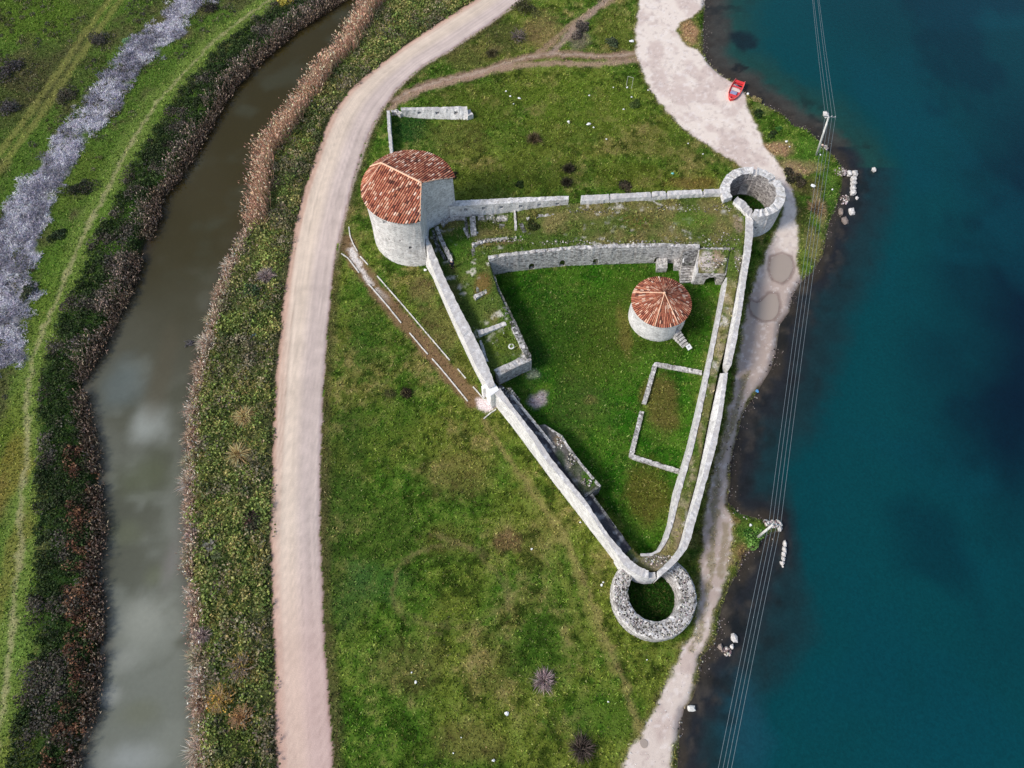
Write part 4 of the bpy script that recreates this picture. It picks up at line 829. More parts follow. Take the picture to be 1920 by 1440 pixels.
for a in (-108, -62, 158): a = math.radians(a); caps([(HC[0], HC[1], HA + .02), (HC[0] + HE * math.cos(a), HC[1] + HE * math.sin(a), HZ + .06)], .06, rf)
d2 = np.array([math.cos(da), math.sin(da)])
st = thing('entrance_steps', (*(HC + d2 * 4.2), 0), 'five small stone steps leading up to the round house door', 'steps')
for i in range(5):
    p = HC + d2 * (HR + .22 + .36 * i); zt = .95 - .19 * i; mb = MB(); mb.box((p[0], p[1], zt / 2), (.30, .95, zt), da + .02 * random.random()); link('step', mb.mesh('step'), M['grey'], st)

# hollow corner tower -----------------------------------------------------
NC, NR, NI, NZ = np.array([30.82, 61.95]), 4.08, 2.95, 4.15
T = thing('hollow_tower', (*NC, 0), 'roofless hollow round tower at the north-east corner by the track', 'tower')
def arc(c, r, a0, a1, n): return np.array([(c[0] + r * math.cos(a), c[1] + r * math.sin(a)) for a in np.linspace(math.radians(a0), math.radians(a1), n)])
def ang_of(u, v, z, c): p = np.array(G(u, v, z)) - c; return math.degrees(math.atan2(p[1], p[0]))
a0 = ang_of(1410, 407, NZ, NC); a1 = ang_of(1367, 372, NZ, NC) % 360
if a0 > 0: a0 -= 360
me = wall_mesh('wall', arc(NC, NR, a0, a1, 60), arc(NC, NI, a0 + 6, a1 - 2, 60), NZ, world=True, seg=.3, j=.05, jz=.09, ob=arc(NC, NR + .05, a0, a1, 60), ib=arc(NC, NI - .02, a0 + 6, a1 - 2, 60))
tw = link('wall', me, M['tower'], T)
me.materials.append(M['weathered'])
mb = MB()
for u, v, w2 in ((1416, 319, .5), (1455, 335, .6), (1472, 370, .35), (1372, 330, .25)):
    x, y = G(u, v, NZ); a = math.atan2(y - NC[1], x - NC[0]); mb.box((x, y, NZ + .05), (2.4, w2, .9), a)
x, y = NC + np.array([NI * math.cos(math.radians(88)), NI * math.sin(math.radians(88))]); arch_prism(mb, x, y, .3, 1.3, 1.9, 1.3, math.radians(-2)); 
x, y = G(1417, 428, 2.0); a = math.atan2(y - NC[1], x - NC[0]); mb.box((x, y, 2.0), (1.4, .4, .3), a)
obj_cut(tw, mb)
ot = [(1375,377),(1390,391),(1404,406),(1410,409)]; it = [(1383,368),(1399,380),(1408,392),(1414,404)]
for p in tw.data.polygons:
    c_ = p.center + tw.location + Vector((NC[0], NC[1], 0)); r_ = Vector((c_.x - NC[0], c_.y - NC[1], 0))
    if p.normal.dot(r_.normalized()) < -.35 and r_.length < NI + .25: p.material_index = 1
link('inner_wall', wall_mesh('inner_wall', ot, it, 3.95, seg=.25, j=.05, jz=.1), M['white'], T)
mb = MB(); fl = arc(NC, NI + .1, 0, 360, 40)[:-1]; mb.add([(p[0], p[1], .12) for p in fl], [tuple(range(39))]); 
M['turf'] = mat_plain('shaded_turf', tuple(alb((44, 84, 22))), .95, .05, var=.45, vs_=4); link('floor', mb.mesh('floor'), M['turf'], T)

# ring bastion ------------------------------------------------------------
RC, RO, RI, RZ = np.array([14.32, 12.25]), 4.22, 2.55, 1.6
T = thing('ring_bastion', (*RC, 0), 'low thick ring-shaped stone bastion with grass growing in its round pit', 'bastion')
a = np.radians(np.linspace(0, 360, 73))[:-1]; V = []; prof = [(RI - .02, -1.0), (RI, .6), (RI + .05, RZ - .12), (RI + .25, RZ - .02), (RI + .8, RZ), (RI + 1.35, RZ + .02), (RO - .15, RZ), (RO, RZ - .15), (RO + .04, .7), (RO + .1, -.2)]
rc_in = np.array([-.05, .15])
for k, (r, z) in enumerate(prof):
    for t in a:
        q = (1 - (r - RI) / (RO - RI)); V.append((RC[0] + rc_in[0] * max(q, 0) + (r + rng.normal(0, .025)) * math.cos(t), RC[1] + rc_in[1] * max(q, 0) * .6 + (r + rng.normal(0, .025)) * math.sin(t) * 1.0, z + (rng.normal(0, .03) if 1 < k < 8 else 0)))
n = len(a); F = [(k * n + i, (k + 1) * n + i, (k + 1) * n + (i + 1) % n, k * n + (i + 1) % n) for k in range(len(prof) - 1) for i in range(n)] + [((len(prof) - 1) * n + i, i, (i + 1) % n, (len(prof) - 1) * n + (i + 1) % n) for i in range(n)]
mb = MB(); mb.add(V, F); me = mb.mesh('wall'); bm = bmesh.new(); bm.from_mesh(me); bmesh.ops.recalc_face_normals(bm, faces=bm.faces); bm.to_mesh(me); bm.free(); link('wall', me, M['grey'], T)
mb = MB(); fl = arc(RC, RI + .2, 0, 360, 40)[:-1]; mb.add([(p[0], p[1] + .1, -.75) for p in fl], [tuple(range(39))]); link('floor', mb.mesh('floor'), M['turf'], T)

# ruins -------------------------------------------------------------------
def low(name, label, mat, pts, zt, w_, zb=0.0, group=None, j=.04, jz=.05, cat='wall'):
    P = resample(GA(pts, zt), max(3, int(length(GA(pts, zt)) / .3))); a, b = thick(P, w_)
    return wall(name, label, cat, mat, a, b, zt, world=True, zo=zb, zi=zb, seg=.25, j=j, jz=jz, group=group)
low('foundation_wall', 'low stone foundation forming the upper corner of a lost room in the courtyard', 'grey', [(1316,698),(1229,682),(1208,756)], .35, .5)
low('foundation_wall', 'low stone foundation forming the lower corner of a lost room in the courtyard', 'grey', [(1204,771),(1183,855),(1275,884)], .35, .5)
low('ruined_wall', 'thick rubble stub wall standing across the north-west ruins', 'grey', [(886,405),(888,440)], 2.7, .72, 1.5)
low('ruined_wall', 'thin white upright wall in the ruins below the gun-loop wall', 'white', [(965,392),(967,432)], 2.85, .26, 1.8)
low('ruined_wall', 'low edge wall along the front of the sunken ruin room', 'grey', [(893,437),(930,434),(965,432)], 2.35, .28, 1.5)
low('ruined_wall', 'broad band of tumbled rubble along the back of the sunken ruin room', 'grey', [(896,409),(925,407),(958,412)], 2.3, .7, 1.5, jz=.12)
low('ruined_wall', 'short dark pier inside the sunken ruin room', 'dark', [(941,420),(941,434)], 2.4, .7, 1.5)
low('ruined_wall', 'curved rubble wall below the wedge of the big tower', 'grey', [(828,419),(838,411),(855,408),(872,409)], 2.3, .5, 1.3, jz=.1)
low('ruined_wall', 'brown wall top running from the tower door down to the person', 'grey', [(818,425),(828,450),(846,488)], 2.15, .5, 1.0)
low('ruined_wall', 'mossy low kerb beside the shaded passage behind the west wall', 'dark', [(812,430),(816,452),(835,486)], 1.85, .34, 1.0)
low('ruined_wall', 'thin slanting wall stub left of the thick rubble stub', 'grey', [(870,427),(884,458)], 2.25, .3, 1.5)
low('ruined_wall', 'pale rubble line capping the bank above the retaining wall', 'grey', [(885,459),(910,451),(950,447),(998,444)], 2.85, .42, 2.0, jz=.1)
low('ruined_wall', 'short pale cross wall on the western block, upper one', 'grey', [(890,556),(922,541)], 2.75, .5, 1.5, jz=.08)
low('ruined_wall', 'short white-faced cross wall on the western block, above the green room', 'white', [(897,624),(948,606)], 2.65, .55, 1.5, jz=.06)
low('ruined_wall', 'narrow grey bench wall along the left side of the green room', 'grey', [(901,638),(913,678)], 2.15, .3, 1.2)
low('ruined_wall', 'mossy thick wall along the right side of the green room', 'grey', [(962,614),(985,660)], 2.7, .5, 1.5, jz=.08)
low('ruined_wall', 'mossy low wall curving round the hollow with the dark bush', 'dark', [(976,418),(984,436),(1004,444),(1030,441),(1052,432)], 2.85, .45, 2.0, jz=.08)
low('ruined_wall', 'short rubble wall just under the north wall gap', 'grey', [(988,409),(1012,404),(1040,402)], 3.1, .4, 2.2, jz=.1)
low('ruined_wall', 'mossy wall continuing the bank edge down the western block', 'dark', [(886,466),(894,500),(897,548)], 2.45, .45, 1.5, jz=.08)
low('ruined_wall', 'grass topped wall closing the right side of the upper ruin lawn', 'dark', [(872,410),(877,440),(884,458)], 2.2, .4, 1.5, jz=.06)
x, y = G(958.5, 652, 2.0)
T = thing('well', (x, y, 1.9), 'tiny round stone well-head on the green room floor', 'well'); mb = MB(); n = 14
V = [(x + r * math.cos(2 * math.pi * i / n), y + r * math.sin(2 * math.pi * i / n), z) for r, z in ((.2, 1.9), (.2, 2.35), (.36, 2.35), (.40, 1.8)) for i in range(n)]; mb.add(V, [(k * n + i, (k + 1) * n + i, (k + 1) * n + (i + 1) % n, k * n + (i + 1) % n) for k in range(3) for i in range(n)]); link('rim', mb.mesh('rim'), M['lime'], T)
mb = MB(); mb.add([(x + .2 * math.cos(2 * math.pi * i / n), y + .2 * math.sin(2 * math.pi * i / n), 2.06) for i in range(n)], [tuple(range(n))]); link('shaft', mb.mesh('shaft'), M['black'], T)
# outer ruin beyond the big tower
o = wall('ruined_wall', 'free-standing white ruined wall with three square holes, near the road', 'wall', 'white', [(752,202),(800,201),(875,199)], [(752,207),(800,206),(876,204)], 1.35, ib=[(753,219),(800,223),(880,225)], seg=.3, j=.04, jz=.06)
mb = MB()
for u in (786, 820, 855): x, y = G(u, 212, .85); mb.box((x, y + .2, .85), (.5, 1.2, .42), -.01)
obj_cut(o, mb)
low('ruined_wall', 'narrow wall running from the free-standing ruin back to the big tower', 'white', [(728,207),(729,232),(734,290)], 1.2, .42)
low('ruined_wall', 'low broken link wall beside the free-standing ruin', 'grey', [(733,208),(743,207),(752,213)], .7, .45, jz=.12)
low('ruined_wall', 'crumbled low end of the free-standing ruin', 'white', [(876,206),(882,217)], .7, .9, jz=.12)
# kerbs of the gate path
def kerb(label, pts): return low('path_kerb', label, 'kerb', pts, .14, .13, -.05, group='kerb stones along the gate path', j=.015, jz=.02, cat='kerb')
kerb('curved white kerb at the road end of the gate path, tower side', [(654,425),(656,442),(662,457),(670,471)]); kerb('short white kerb of the gate path below the big tower', [(675,480),(690,496)])
kerb('longest white kerb of the gate path, on the castle side', [(707,517),(757,574),(768,587),(843,675)]); kerb('faint short kerb of the gate path nearing the gate, castle side', [(858,691),(873,709)])
kerb('white kerb bending sharply to the gate block', [(887,725),(909,750),(924,743)])
kerb('curved white kerb at the road end of the gate path, field side', [(640,475),(652,483),(673,511)]); kerb('white kerb of the gate path on the field side, upper length', [(691,532),(723,569),(752,605)])
kerb('white kerb of the gate path on the field side, middle length', [(768,624),(802,664)]); kerb('white kerb of the gate path on the field side, lowest length', [(810,672),(826,690),(877,752)]); kerb('separate white kerb just below the gate threshold', [(907,785),(917,776),(930,767)])
# ------------------------------------------------------------------ vegetation
KEEP = np.array([(*G(u, v), r * (G(u + 1, v)[0] - G(u, v)[0])) for u, v, r in ((500,519,20),(459,782,22),(447,853,25),(381,1190,20),(405,1042,10),(455,1250,26),(415,1310,28),(455,1345,24),(445,1395,28),(470,978,16))])
def clear(x, y): return ~((np.hypot(x[:, None] - KEEP[None, :, 0], y[:, None] - KEEP[None, :, 1]) < KEEP[None, :, 2]).any(1))
def unit(v): return v / (np.linalg.norm(v, axis=1)[:, None] + 1e-9)
def quads_of(P, size, up=.5):
    n = len(P); nn = unit(rng.normal(0, 1, (n, 3)) + np.array([0, 0, up])); a = unit(np.cross(nn, rng.normal(0, 1, (n, 3)))); b = np.cross(nn, a)
    s = np.asarray(size)[:, None] * .5; V = np.stack([P - a * s - b * s * .6, P + a * s - b * s * .6, P + a * s * .7 + b * s, P - a * s * .7 + b * s], 1).reshape(-1, 3)
    return V, np.arange(4 * n).reshape(n, 4)
def blades_of(P, D, L, W, bend=.25):
    """slender two-segment blades from base P along unit D"""
    n = len(P); side = unit(np.cross(D, rng.normal(0, 1, (n, 3)))); mid = P + D * (L * .55)[:, None]
    drop = np.zeros((n, 3)); drop[:, 2] = -L * bend; tip = P + D * L[:, None] + drop + rng.normal(0, .04, (n, 3)) * L[:, None]
    w2 = (W * .5)[:, None]
    V = np.stack([P - side * w2, P + side * w2, mid + side * w2 * .8, mid - side * w2 * .8, tip], 1).reshape(-1, 3); o = np.arange(n)[:, None] * 5
    return V, [o + np.array([[0, 1, 2, 3]]), o + np.array([[3, 2, 4]])]
def shade(c, n, lo=.65, hi=1.4): return np.clip(c * rng.uniform(lo, hi, n)[:, None] * (1 + rng.normal(0, .05, (n, 3))), .002, .85)
def pick(pal, n, p=None): P = np.array([alb(c) for c in pal]); return P[rng.choice(len(P), n, p=p)]
def domes(C, r, h, n, size, col):
    """n leaves over each of the low domes C (m,3)"""
    m = len(C); k = np.repeat(np.arange(m), n); d = unit(rng.normal(0, 1, (m * n, 3))); d[:, 2] = np.abs(d[:, 2])
    rr = rng.uniform(.45, 1.05, m * n)[:, None] ** .6; P = C[k] + d * rr * np.stack([r[k], r[k], h[k]], 1)
    V, F = quads_of(P, size * rng.uniform(.6, 1.5, m * n), .6); return V, F, shade(col[k], m * n, .6, 1.55)
def stuff(name, V, F, C, m, label=None, cat=None):
    o = link(name, mk_mesh(name, V, F, C, 'FACE'), m); o['kind'] = 'stuff'
    if label: o['label'] = label; o['category'] = cat
    return o
def seen(x, y, mpx=230): u, v = to_px(x, y); return (u > -mpx) & (u < 1920 + mpx) & (v > -mpx) & (v < 1440 + mpx)
def scatter(poly, dens):
    a = (np.ptp(poly[:, 0])) * np.ptp(poly[:, 1]); n = int(a * dens); x = rng.uniform(poly[:, 0].min(), poly[:, 0].max(), n); y = rng.uniform(poly[:, 1].min(), poly[:, 1].max(), n)
    k = inside(x, y, poly); x, y = x[k], y[k]; k = seen(x, y); return x[k], y[k]
def along(P, n, lo, hi, v0=None, v1=None):
    """n points beside the world line P, offset lo..hi metres to its right-hand side"""
    d = np.r_[0, np.cumsum(np.linalg.norm(np.diff(P, axis=0), axis=1))]; t = rng.uniform(0, d[-1], n); x = np.interp(t, d, P[:, 0]); y = np.interp(t, d, P[:, 1])
    tg = np.gradient(P, axis=0); tg /= np.linalg.norm(tg, axis=1)[:, None]; tx = np.interp(t, d, tg[:, 0]); ty = np.interp(t, d, tg[:, 1])
    o = rng.uniform(lo, hi, n); nx_, ny_ = -ty, tx; x, y = x + nx_ * o, y + ny_ * o
    u, v = to_px(x, y); k = seen(x, y) & ((v >= v0) if v0 is not None else True) & ((v <= v1) if v1 is not None else True)
    return x[k], y[k], o[k], np.stack([nx_, ny_], 1)[k]

# short grass everywhere the soil carries it
n = 860000; x = rng.uniform(-97, 60, n); y = rng.uniform(-13, 125, n); k = seen(x, y); x, y = x[k], y[k]
c, g, z, dcn, lsn = gsample(x, y); k = (rng.random(len(x)) < g * .95) & (dcn > .4) & (lsn > .3)
for B, cp, style in TERR: 
    if True: k &= ~inside(x, y, B[:, :2])
for cc_, r_ in ((TC, RW), (HC, HR + .1), (NC, NR), (RC, RO)): k &= np.hypot(x - cc_[0], y - cc_[1]) > r_
x, y, z, c = x[k], y[k], z[k], c[k]
pts = [(x, y, z, c)]
for B, cp, style in TERR:
    if style == 'shade_stone': continue
    a = np.ptp(B[:, 0]) * np.ptp(B[:, 1]); q = rng.uniform(0, 1, (int(a * 42), 2)); qx = B[:, 0].min() + q[:, 0] * np.ptp(B[:, 0]); qy = B[:, 1].min() + q[:, 1] * np.ptp(B[:, 1]); kk = sdist(qx, qy, B[:, :2]) < -.12; qx, qy = qx[kk], qy[kk]
    tcol, tg = tpaint(qx, qy, style); kk = rng.random(len(qx)) < tg * (.9 if style == 'grass' else .45); pts.append((qx[kk], qy[kk], idw(cp, qx[kk], qy[kk]), tcol[kk]))
x, y, z, c = (np.concatenate([p[i] for p in pts]) for i in range(4)); n = len(x)
clump = fbm(x, y, 1.3, 8, 3); D = unit(np.c_[rng.normal(0, .75, (n, 2)), rng.uniform(.35, 1.0, n)]); L = rng.uniform(.14, .36, n) * (.6 + .9 * clump); W = rng.uniform(.05, .12, n)
side = unit(np.c_[rng.normal(0, 1, (n, 2)), np.zeros(n)]) * W[:, None]; P0 = np.c_[x, y, z - .02]; V = np.stack([P0 - side, P0 + side, P0 + D * L[:, None]], 1).reshape(-1, 3)
stuff('grass', V, np.arange(3 * n).reshape(n, 3), np.clip(shade(lerp(c, pick([(150, 134, 88), (60, 84, 20), (120, 128, 62), (176, 160, 120)], n, [.15, .4, .38, .07]), rng.uniform(0, .35, n)), n, .6, 2.6) * (.75 + .6 * clump)[:, None], .003, .7), M['grass'])
# small white-flowered and pale weeds in the meadow
# bank scrub between canal and road
SC = np.vstack([GA(canal_r, ZC)[1:-1] + np.array([.9, 0]), (RL - np.array([.5, 0]))[::-1]])
x, y = scatter(SC, 1.9); kk = clear(x, y); x, y = x[kk], y[kk]; c, g, z, dcn, lsn = gsample(x, y); n = len(x); f = fbm(x, y, 3.0, 2); f2 = fbm(x, y, 6.0, 4)
col = np.where((f > .56)[:, None], pick([(104, 122, 60), (126, 128, 78), (92, 116, 54)], n), np.where((f < .42)[:, None], pick([(70, 88, 52), (104, 104, 90), (84, 88, 66)], n), pick([(82, 106, 46), (98, 118, 54), (74, 96, 46), (110, 118, 70), (122, 120, 98)], n)))
r = rng.uniform(.35, 1.15, n) * (.6 + .8 * f2); bigb = rng.random(n) < .05; r = np.where(bigb, r + rng.uniform(.4, .9, n), r); col = np.where(bigb[:, None], pick([(70, 78, 58), (96, 92, 84), (72, 92, 46), (120, 122, 74), (84, 80, 70)], n), col); h = r * rng.uniform(.5, 1.05, n); C = np.c_[x, y, z - .05]
V, F, cl = domes(C, r, h, 52, .18, (col * .8 + .2 * col.mean(1)[:, None]) * np.array([2.25, 1.95, 1.6])); stuff('bank_scrub', V, F, cl, M['leaf'], 'mixed olive and grey scrub between the canal and the dirt road', 'scrub')
x, y = scatter(SC, 24.0); kk = clear(x, y); x, y = x[kk], y[kk]; n = len(x); f = fbm(x, y, 2.4, 6); D = unit(np.c_[rng.normal(0, .55, (n, 2)), rng.uniform(.4, 1.0, n)]); col = np.where((f > .52)[:, None], pick([(130, 136, 74), (110, 128, 58), (150, 144, 96)], n), pick([(92, 118, 50), (78, 100, 46), (108, 110, 76)], n))
V, F = blades_of(np.c_[x, y, gsample(x, y)[2] + .05], D, rng.uniform(.3, .75, n) * (.5 + f), rng.uniform(.04, .09, n), .2); cs = shade((col * .85 + .15 * col.mean(1)[:, None]) * np.array([2.1, 1.75, 1.4]), n, .6, 1.5); stuff('tall_grass', V, F, np.concatenate([cs * .8, cs]), M['grass'], 'rank green and straw grass growing through the strip beside the road', 'grass')
# tan reeds along the upper right bank
CRW = GA(canal_r, ZC)
def reed_bed(name, label, P, n, lo, hi, v0, v1, hgt, pal, lean=.28, wdt=.05, plume=True, thin=0.0, bias=0.0):
    x, y, o, nn = along(P, n, lo, hi, v0, v1)
    kk = fbm(x, y, 2.2, 7) > thin; x, y, o, nn = x[kk], y[kk], o[kk], nn[kk]; n = len(x); c, g, z, dcn, lsn = gsample(x, y); z = np.maximum(z, ZC - .05)
    D = unit(np.c_[rng.normal(0, lean, (n, 2)) + nn * bias, np.ones(n)]); L = rng.uniform(hgt * .6, hgt * 1.15, n) * (.6 + .8 * fbm(x, y, 1.6, 3)); col = pick(pal, n)
    V, F = blades_of(np.c_[x, y, z], D, L, np.full(n, wdt), .08); cs = shade(col, n, .6, 1.3); cc = np.concatenate([cs * .8, cs])
    if plume:
        T_ = np.c_[x, y, z] + D * (L * .9)[:, None]; V2, F2 = blades_of(T_, unit(D + rng.normal(0, .35, (n, 3))), rng.uniform(.2, .42, n), np.full(n, wdt * 2.4), .2)
        F = [F[0], F[1], F2[0] + len(V), F2[1] + len(V)]; V = np.vstack([V, V2]); c2 = shade(col * 1.2, n, .7, 1.35); cc = np.concatenate([cc, c2, c2])
    return stuff(name, V, F, cc, M['reed'], label, 'reeds')
reed_bed('reed_bed', 'tall tan reeds leaning over the upper right bank of the canal', CRW, 15000, .1, 2.7, -40, 425, 2.5, [(238, 188, 158), (248, 204, 172), (214, 164, 138), (178, 142, 122)], .3, .055, thin=.33, bias=-.3)
reed_bed('reed_bed', 'short grey fringe of dry reeds down the right bank of the canal', CRW, 11500, -.2, 1.1, 425, 1500, 1.0, [(226, 196, 172), (204, 172, 150), (164, 134, 114), (236, 212, 192)], .42, .045, thin=.25)
reed_bed('reed_bed', 'dark brown reed fringe hugging the left waterline of the canal', GA(canal_l, ZC), 15000, -.95, .3, -40, 1500, 1.0, [(136, 116, 100), (104, 88, 74), (160, 142, 124), (82, 72, 60)], .45, .05, thin=.36)
reed_bed('reed_bed', 'lighter brown reed tufts on the upper left bank of the canal', GA(canal_l, ZC), 5200, -2.3, -.7, 0, 700, 1.25, [(160, 140, 126), (132, 112, 100), (184, 164, 148)], .4, .05, thin=.5)
# rust brown and dark scrub on the left bank
CLW = GA(canal_l, ZC)
x, y, o, nn = along(CLW, 1900, -3.1, -.5, 840, 1500); kk = fbm(x, y, 2.0, 5) > .36; x, y = x[kk], y[kk]; n = len(x); z = gsample(x, y)[2]
r = rng.uniform(.3, .7, n); V, F, cl = domes(np.c_[x, y, z], r, r * rng.uniform(.9, 1.6, n), 36, .15, pick([(136, 98, 74), (112, 80, 62), (154, 118, 90), (88, 68, 56), (64, 60, 44)], n)); stuff('rust_scrub', V, F, cl, M['leaf'], 'rust brown withered scrub on the lower left bank', 'scrub')
x, y, o, nn = along(CLW, 3600, -6.8, -1.0, -40, 1500); kk = (pdist(x, y, SW['levee']) > 1.5); x, y = x[kk], y[kk]; n = len(x); z = gsample(x, y)[2]; f = fbm(x, y, 3.0, 2)
r = rng.uniform(.3, .9, n) * (.5 + f); V, F, cl = domes(np.c_[x, y, z], r, r * rng.uniform(.5, 1.0, n), 40, .14, np.where((f > .60)[:, None], pick([(96, 90, 80), (78, 72, 62), (110, 104, 92)], n), pick([(58, 78, 40), (46, 62, 32), (74, 92, 50), (66, 74, 50)], n))); stuff('bank_scrub', V, F, cl, M['leaf'], 'dark green and brown scrub covering the left bank of the canal', 'scrub')
# low scrub of the far west meadow
WP = np.array([(-97, -13), (-97, 125), (-30, 125), (-26, 108), (-47, 70), (-58, 40), (-62, 20), (-62, -13)]); x, y = scatter(WP, 1.1); f = fbm(x, y, 5.0, 8); dl = pdist(x, y, SW['levee']); dk = np.minimum(pdist(x, y, SW['farm1']), pdist(x, y, SW['farm2']))
kk = (f > .50) & (dl > 2.2) & (dk > .9) & (gsample(x, y)[3] > 5); x, y = x[kk], y[kk]; n = len(x); r = rng.uniform(.25, .75, n); V, F, cl = domes(np.c_[x, y, gsample(x, y)[2]], r, r * .6, 30, .13, pick([(96, 98, 62), (116, 110, 86), (90, 86, 76), (106, 118, 60)], n)); stuff('meadow_scrub', V, F, cl, M['leaf'], 'low grey green scrub dotting the far left meadow', 'scrub')
# lilac-grey dry thicket
x, y = scatter(WP, 7.0); wd = 2.2 + 2.4 * sstep(30, 75, 100 - y); d = pdist(x, y, SW['lilac']); kk = d < wd * (.15 + 1.75 * fbm(x, y, 3.0, 10)) + rng.normal(.1, .5, len(d)); kk &= fbm(x, y, 1.8, 2) > .36; x, y = x[kk], y[kk]; n = len(x); m_ = 26; k = np.repeat(np.arange(n), m_)
P0 = np.c_[x, y, gsample(x, y)[2]][k] + np.c_[rng.normal(0, .22, (n * m_, 2)), rng.uniform(0, .25, n * m_)]; D = unit(np.c_[rng.normal(0, 1, (n * m_, 2)), rng.uniform(.1, 1.2, n * m_)]); V, F = blades_of(P0, D, rng.uniform(.15, .5, n * m_), rng.uniform(.04, .08, n * m_), .1)
tone = (fbm(x, y, 1.6, 6) > .5); cs = shade(np.where(tone[:, None], pick([(226, 222, 232), (208, 204, 218), (236, 232, 236)], n), pick([(172, 168, 182), (184, 180, 190), (148, 146, 152)], n))[k], n * m_, .6, 1.35); stuff('dry_thicket', V, F, np.concatenate([cs, cs]), M['reed'], 'lilac grey leafless thicket winding across the upper left meadow', 'thicket')

# bushes one can tell apart ------------------------------------------------
def bush(name, u, v, rp, kind, pal, label, cat='bush', group=None, h=None, zb=0.0):
    x, y = G(u, v, zb); r = rp * (G(u + 1, v)[0] - G(u, v)[0]); h = h or r * .9
    z0 = zb if zb else float(gsample([x], [y])[2][0])
    T = thing(name, (x, y, z0), label, cat, group); base = np.array([x, y, z0])
    if kind == 'spiky':
        n = 520; D = unit(np.c_[rng.normal(0, .75, (n, 2)), rng.uniform(.12, 1.1, n)]); L = rng.uniform(.6, 1.15, n) * r * 1.1
        V, F = blades_of(base + np.c_[rng.normal(0, .12 * r, (n, 2)), np.full(n, -.02)], D, L, rng.uniform(.03, .07, n), .22); cs = shade(pick(pal, n), n, .8, 2.2); link('blades', mk_mesh('blades', V, F, np.concatenate([cs * .75, cs]), 'FACE'), M['reed'], T)
        V, F, cl = domes(base[None], np.array([r * .4]), np.array([h * .4]), 120, .12, np.array([alb((64, 58, 44))])); link('leaves', mk_mesh('leaves', V, F, cl, 'FACE'), M['leaf'], T)
    elif kind == 'twig':
        mb = MB()
        for i in range(34):
            a = random.uniform(0, 6.28); e = random.uniform(.3, 1.2); l = r * random.uniform(.7, 1.25); p1 = base + np.array([math.cos(a) * l * .5 * math.cos(e), math.sin(a) * l * .5 * math.cos(e), l * .55 * math.sin(e)]); p2 = base + np.array([math.cos(a + .3) * l * math.cos(e * .7), math.sin(a + .3) * l * math.cos(e * .7), l * math.sin(e)])
            mb.tube([base, p1, p2], [.045, .03, .012], 5, cap=False)
            for q in range(3): p3 = p1 + (p2 - p1) * random.random() + np.array([random.gauss(0, .25), random.gauss(0, .25), random.uniform(.0, .3)]) * r * .6; mb.tube([p1 + (p2 - p1) * .3, p3], [.022, .01], 4, cap=False)
        link('branches', mb.mesh('branches'), mat_plain('bare_twigs', tuple(alb(pal[0])), .9, .1, var=.2), T)
        n = 420; d = unit(rng.normal(0, 1, (n, 3))); d[:, 2] = np.abs(d[:, 2]); V, F = quads_of(base + d * rng.uniform(.4, 1, n)[:, None] * np.array([r, r, h]), rng.uniform(.08, .18, n)); link('leaves', mk_mesh('leaves', V, F, shade(pick(pal[1:], n), n, .9, 1.9), 'FACE'), M['leaf'], T)
    else:
        m = 9; off = rng.normal(0, .42 * r, (m, 2)); C = np.c_[x + off[:, 0], y + off[:, 1], np.full(m, z0)]; rr = rng.uniform(.4, .75, m) * r; V, F, cl = domes(C, rr, rr * rng.uniform(.8, 1.2, m) * h / r, 130, .14, pick(pal, m) * 1.6); link('foliage', mk_mesh('foliage', V, F, cl, 'FACE'), M['leaf'], T)
        mb = MB()
        for i in range(5): a = i * 1.3; mb.tube([base, base + np.array([math.cos(a) * r * .3, math.sin(a) * r * .3, h * .6])], [.05, .02], 5)
        link('stems', mb.mesh('stems'), M['wood'], T)
    return T
GREY = [(150, 134, 130), (122, 106, 100), (172, 156, 150)]; DARK = [(52, 50, 38), (40, 40, 32), (66, 60, 48)]; TAN = [(196, 168, 118), (214, 188, 136), (160, 134, 92)]; DG = [(40, 58, 26), (52, 70, 34), (34, 48, 26)]
rt = 'rush_tussock'; tg_ = 'tussock'
bush(rt, 1002, 262, 17, 'spiky', [(112, 96, 74), (86, 74, 54), (70, 64, 40)], 'brown rush tussock alone in the middle of the upper meadow', tg_)
bush(rt, 1066, 318, 14, 'spiky', DARK, 'dark tussock in the upper meadow, upper of the pair above the wall gap', tg_); bush(rt, 1062, 343, 14, 'spiky', DARK, 'dark tussock just above the gap in the north wall', tg_)
bush('bush', 848, 328, 7, 'leafy', DARK, 'tiny dark bush right of the big tower roof'); bush('bush', 1172, 345, 15, 'leafy', DARK, 'low dark bush close above the north wall blocks', h=.35); bush('bush', 972, 346, 8, 'leafy', DG, 'faint low green bush left of the wall gap', h=.3)
bush(rt, 1020, 1276, 25, 'spiky', [(150, 130, 130), (124, 106, 106), (172, 154, 150)], 'grey lilac star-shaped tussock in the lower meadow', tg_); bush(rt, 1090, 1402, 30, 'spiky', [(78, 68, 62), (56, 48, 42), (98, 86, 80)], 'big dark star-shaped tussock near the bottom gravel', tg_)
bush('dead_bush', 762, 738, 12, 'twig', [(52, 44, 36), (64, 60, 40), (84, 78, 52)], 'small black bare bush in the field below the gate path', h=.5)
